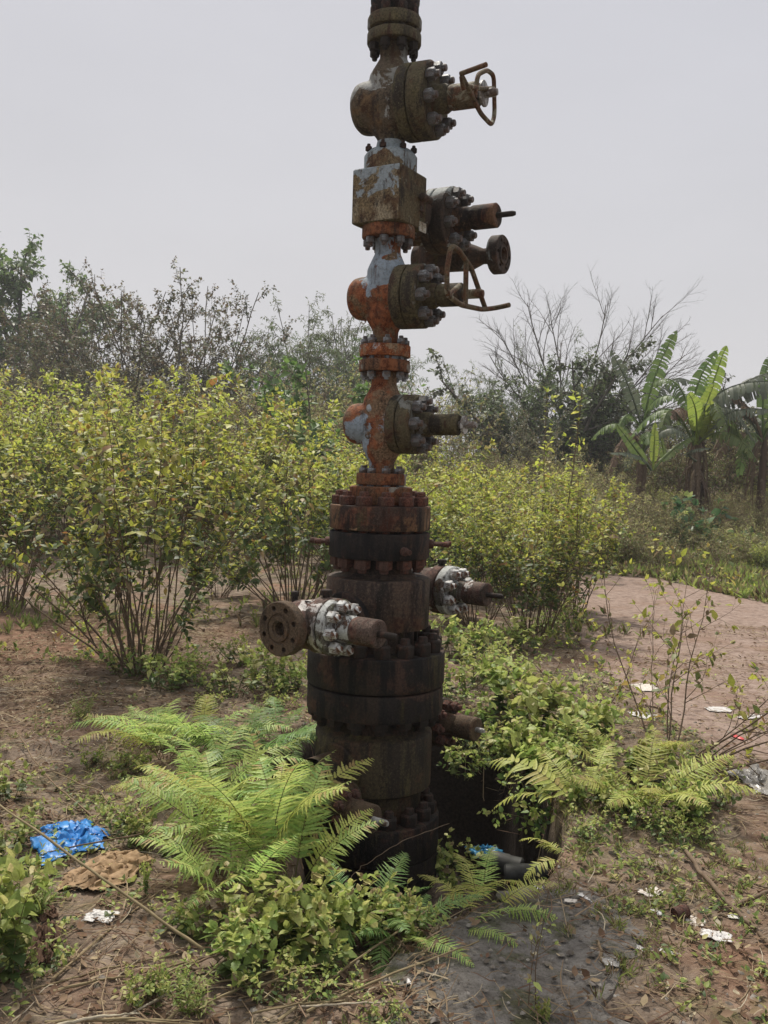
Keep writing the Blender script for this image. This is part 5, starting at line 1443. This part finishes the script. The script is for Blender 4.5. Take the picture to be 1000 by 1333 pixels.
stick('stick', [(195, 1030, .16), (185, 1085, .08), (60, 1110, .02)], .004, .003, 'twig', 'thin dark branch lying over the blue bag', 'stick')
stick('stick', [(20, 950, .05), (60, 1010, .03), (115, 1060, .01), (150, 1100, .02)], .0035, .003, 'straw', 'thin pale twig on the bare ground above the blue bag', 'stick')
stick('stick', [(70, 1005, .04), (130, 1030, .02), (160, 1065, .01)], .003, .0025, 'straw', 'second thin pale twig, shorter, right beside the first above the blue bag', 'stick')
stick('wire', [(585, 1072, .06), (522, 1095, .09), (470, 1130, .05), (440, 1160, .1)], .0016, .001, 'twig', 'thin bare twig hooked over the front of the bottom flange', 'twig')
RD = 'dry reeds along the bottom edge'
r_ = random.Random(4)
for i in range(22):
    x0 = r_.uniform(-40, 420); y0 = r_.uniform(1268, 1335); L = r_.uniform(90, 230); sl = r_.uniform(-.42, .10) if i % 3 else r_.uniform(-.9, -.4)
    stick('reed', [(x0, y0, .01), (x0 + L * .5, y0 + L * .5 * sl - 4, r_.uniform(.01, .05)), (x0 + L, y0 + L * sl, r_.uniform(.0, .05))], r_.uniform(.003, .0055), .0025, 'cane' if i % 4 else 'straw',
          'dry fallen reed among those along the bottom left edge', 'reed', RD, 6, .0022, i)

# ------------------------------------------------------------------ litter
def sheet_mat(name, c1, c2, rough, spec, transl=.15, scale=25, trans=0.0):
    n = NT(name); v = n.coord('Object'); a = n.noise(v, scale, 5, .6)
    sh = n.bsdf(n.ramp(a, [(.35, c1), (.65, c2)]), rough, spec, 0, n.noise(v, scale * 2, 4, .6), .004, .8)
    if trans: n.p.inputs['Transmission Weight'].default_value = trans
    tr = n.N('ShaderNodeBsdfTranslucent'); tr.inputs['Color'].default_value = tuple(c2) + (1,)
    mx = n.N('ShaderNodeMixShader'); mx.inputs[0].default_value = transl
    n.L(sh, mx.inputs[1]); n.L(tr.outputs[0], mx.inputs[2])
    return n.done(mx.outputs[0])
M['blue_plastic'] = sheet_mat('blue_plastic', (.012, .13, .42), (.05, .27, .62), .42, .4, .2, 9)
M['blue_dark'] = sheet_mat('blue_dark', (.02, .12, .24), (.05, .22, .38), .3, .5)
M['brown_cloth'] = sheet_mat('brown_cloth', (.25, .165, .095), (.36, .25, .155), .9, .1, .1, 40)
M['dark_rag'] = sheet_mat('dark_rag', (.075, .045, .032), (.14, .085, .06), .9, .1, .1)
M['white_film'] = sheet_mat('white_film', (.50, .48, .46), (.72, .70, .68), .4, .4, .25, 60)
M['clear_film'] = sheet_mat('clear_film', (.52, .50, .47), (.72, .69, .65), .2, .6, .3, 18, .45)
M['pale_paper'] = sheet_mat('pale_paper', (.45, .41, .36), (.66, .61, .55), .85, .1, .1, 70)
M['red_film'] = sheet_mat('red_film', (.45, .03, .03), (.6, .05, .05), .4, .4)
M['bottle_grey'] = plain('bottle_grey', (.018, .018, .017), (.05, .05, .047), 25, .6, .25, .002)
def crumple(name, pos, sx, sy, amp, mat, seed, rz=0, res=26, ragged=.3, fold=3.0):
    """crumpled sheet with a ragged outline, a real thickness and folds"""
    g = np.random.default_rng(seed); u = np.linspace(-1, 1, res); A, B = np.meshgrid(u, u)
    rr = 1 + (fbm(np.arctan2(B, A) * 1.3 + 9, np.full(A.shape, seed * 1.7), seed) - .47) * 2 * ragged
    k = np.maximum(np.abs(A), np.abs(B)) / (np.hypot(A, B) + 1e-6) ; k = .55 + .45 * np.where(np.hypot(A, B) < 1e-3, 1, k)
    X, Y = A * k * rr * sx, B * k * rr * sy
    a1 = fbm(A * fold + seed, B * fold, seed, 3); a2 = np.abs(fbm(A * fold * 1.7 + 5, B * fold * .8 + seed, seed + 4, 4) - .47)
    Z = amp * (1.5 * np.abs(a1 - .45) + (.25 - a2) * 1.6) * (1.1 - .7 * np.maximum(np.abs(A), np.abs(B)) ** 2)
    X = X + (fbm(A * 4, B * 4, seed + 8) - .47) * sx * .5; Y = Y + (fbm(A * 4 + 7, B * 4, seed + 9) - .47) * sy * .5
    c, s = math.cos(rz), math.sin(rz)
    WX, WY = X * c - Y * s + pos.x, X * s + Y * c + pos.y
    zg = np.maximum(top_z(WX.ravel(), WY.ravel()).reshape(WX.shape), pos.z - .02) if pos.z > -.1 else np.full(WX.shape, pos.z)
    WZ = zg + .006 + np.maximum(Z - Z.min() * .8, 0)
    mb = MB(); fs = [(i * res + j, i * res + j + 1, (i + 1) * res + j + 1, (i + 1) * res + j) for i in range(res - 1) for j in range(res - 1)]
    mb.add(np.stack([WX, WY, WZ], -1).reshape(-1, 3), fs)
    o = mb.build(name, M[mat], None, smooth=50)
    md = o.modifiers.new('thickness', 'SOLIDIFY'); md.thickness = .0012
    return o
def litter(name, pxx, pyy, wpx, hpx, amp, mat, label, cat, seed, rz=0, z=None, **k):
    p = GP(pxx, pyy) if z is None else G(pxx, pyy, z)
    s = p.y / F; el = math.atan2(1.6 - p.z, p.y)
    return tag(crumple(name, p, wpx * s / 2, hpx * s / 2 / math.sin(el), amp, mat, seed, rz, **k), label, cat)
litter('plastic_bag', 90, 1096, 92, 50, .065, 'blue_plastic', 'crumpled bright blue plastic bag on the ground at the left', 'plastic bag', 3, .45, fold=1.9, res=44, ragged=.45)
litter('cloth', 142, 1140, 74, 54, .075, 'brown_cloth', 'crumpled light brown cloth lying just right of the blue bag', 'cloth', 5, -.4, fold=1.7, res=44, ragged=.45)
litter('wrapper', 130, 1196, 40, 14, .015, 'white_film', 'crumpled whitish wrapper on dry litter below the brown cloth', 'wrapper', 7, -.2)
litter('rag', 58, 1232, 34, 46, .06, 'dark_rag', 'dark brown curled rag at the foot of the tall left weed', 'rag', 8, .2)
litter('rag', 62, 1192, 26, 18, .03, 'dark_rag', 'small dark brown scrap behind the curled rag', 'rag', 9, .6)
litter('plastic_bag', 990, 1024, 52, 34, .07, 'clear_film', 'clear whitish plastic bag on the earth at the right edge', 'plastic bag', 10, .2, fold=2.5)
litter('wrapper', 932, 1222, 40, 15, .013, 'white_film', 'large whitish torn wrapper right of the concrete at the lower right', 'wrapper', 12, -.3)
for i, (x, y, w_, h_, m_, lab) in enumerate((
    (700, 1157, 22, 9, 'white_film', 'white scrap on the rim of the concrete beside the pit bottles'), (764, 1176, 13, 11, 'white_film', 'square white scrap on the back of the concrete'),
    (742, 1184, 11, 8, 'pale_paper', 'small dark edged pale scrap left of the square white one'), (850, 1163, 24, 16, 'pale_paper', 'pale folded scrap on the mossy earth above the oval white chip'),
    (853, 1189, 17, 6, 'white_film', 'oval white chip on the mossy earth'), (826, 1234, 14, 18, 'white_film', 'white triangular scrap on the right of the concrete'),
    (868, 1241, 9, 12, 'white_film', 'tiny white scrap right of the triangular one'), (797, 1262, 24, 12, 'clear_film', 'clear plastic scrap at the end of the short pale stick'),
    (905, 1203, 24, 12, 'pale_paper', 'tan folded scrap left of the large torn wrapper'), (838, 901, 36, 10, 'pale_paper', 'pale torn paper on the path behind the low dry twigs'),
    (838, 932, 26, 10, 'white_film', 'white paper piece on the path above the yellow ferns'), (936, 930, 26, 8, 'white_film', 'white piece on the path among the bramble canes'),
    (976, 940, 14, 10, 'white_film', 'small white piece at the right end of the bramble'), (858, 1040, 12, 16, 'white_film', 'white scrap caught in the weeds right of the pit'),
    (530, 1290, 7, 10, 'white_film', 'tiny white scrap at the lower left of the concrete'), (960, 1196, 12, 9, 'white_film', 'roundish white scrap above the large torn wrapper'))):
    litter('paper_scrap', x, y, w_, h_, .007, m_, lab, 'litter', 20 + i, i * .7, res=12)
litter('paper_scrap', 960, 967, 9, 7, .012, 'red_film', 'tiny red scrap on the path at the right', 'litter', 41, .2, res=10)
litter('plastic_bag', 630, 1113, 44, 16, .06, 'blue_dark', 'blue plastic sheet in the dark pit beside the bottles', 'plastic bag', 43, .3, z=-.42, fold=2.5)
def bottle(pxx, pyy, z, L, r, az, label):
    c = G(pxx, pyy, z); d = Vector((math.cos(az), math.sin(az), .12)).normalized()
    o = empty('bottle', c); tag(o, label, 'bottle', 'discarded bottles in the pit')
    b = MB(); b.lathe(c - d * L * .5, d, [(0, 0), (r * .85, .002), (r, .012), (r * .94, L * .3), (r, L * .36), (r * .94, L * .5), (r, L * .62), (r * .8, L * .74), (r * .4, L * .86), (r * .36, L * .93), (0, L * .93)], 20)
    b.build('bottle_body', M['bottle_grey'], o, c)
    b = MB(); b.lathe(c - d * L * .5, d, [(0, L * .9), (r * .45, L * .9), (r * .45, L), (0, L)], 16)
    b.build('bottle_cap', M['bottle_grey'], o, c)
bottle(652, 1124, -.36, .22, .055, 2.8, 'grey plastic bottle in the pit, left of two')
bottle(690, 1138, -.30, .24, .050, -.15, 'grey plastic bottle in the pit, right of two')
# tin can on the mossy earth
cp = GP(878, 1196); o = empty('tin_can', cp); tag(o, 'small dark rusty tin lying on the mossy earth at the lower right', 'tin can')
b = MB(); b.lathe(cp + Vector((0, 0, .016)), (1, .4, .15), [(0, .004), (.021, .004), (.022, 0), (.023, .002), (.022, .05), (.024, .052), (.022, .054), (0, .052)], 24)
b.build('can_body', M['nut_rust'], o, cp)
# wall debris heap that carries the bottles in the pit
hp = G(672, 1135, -.36)
u = np.linspace(-1, 1, 30); A, B = np.meshgrid(u, u); R_ = np.hypot(A, B)
hx, hy = hp.x + A * .45, hp.y + B * .42
hz = PIT_D - .25 + (.56) * np.clip(1.02 - R_ ** 2.2, 0, 1) + (fbm(hx * 7, hy * 7, 91) - .45) * .16
mb = MB().add(np.stack([hx, hy, hz], -1).reshape(-1, 3), [(i * 30 + j, i * 30 + j + 1, (i + 1) * 30 + j + 1, (i + 1) * 30 + j) for i in range(29) for j in range(29)])
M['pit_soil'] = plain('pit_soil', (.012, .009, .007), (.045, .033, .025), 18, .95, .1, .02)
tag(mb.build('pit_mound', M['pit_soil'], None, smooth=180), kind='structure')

# ------------------------------------------------------------------ thin dry-season haze
hb = MB(); hb.box((0, 54, 4.6), (96, 0, 0), (0, 64, 0), (0, 0, 7.4))
n = NT('haze_air')
pv = n.N('ShaderNodeVolumePrincipled')
pv.inputs['Color'].default_value = (.93, .95, 1.0, 1)
pv.inputs['Density'].default_value = .0012
pv.inputs['Anisotropy'].default_value = .3
n.L(pv.outputs[0], n.out.inputs['Volume'])
tag(hb.build('haze', n.m, None, smooth=0), 'thin pale haze in the air over the clearing', None, None, 'stuff')
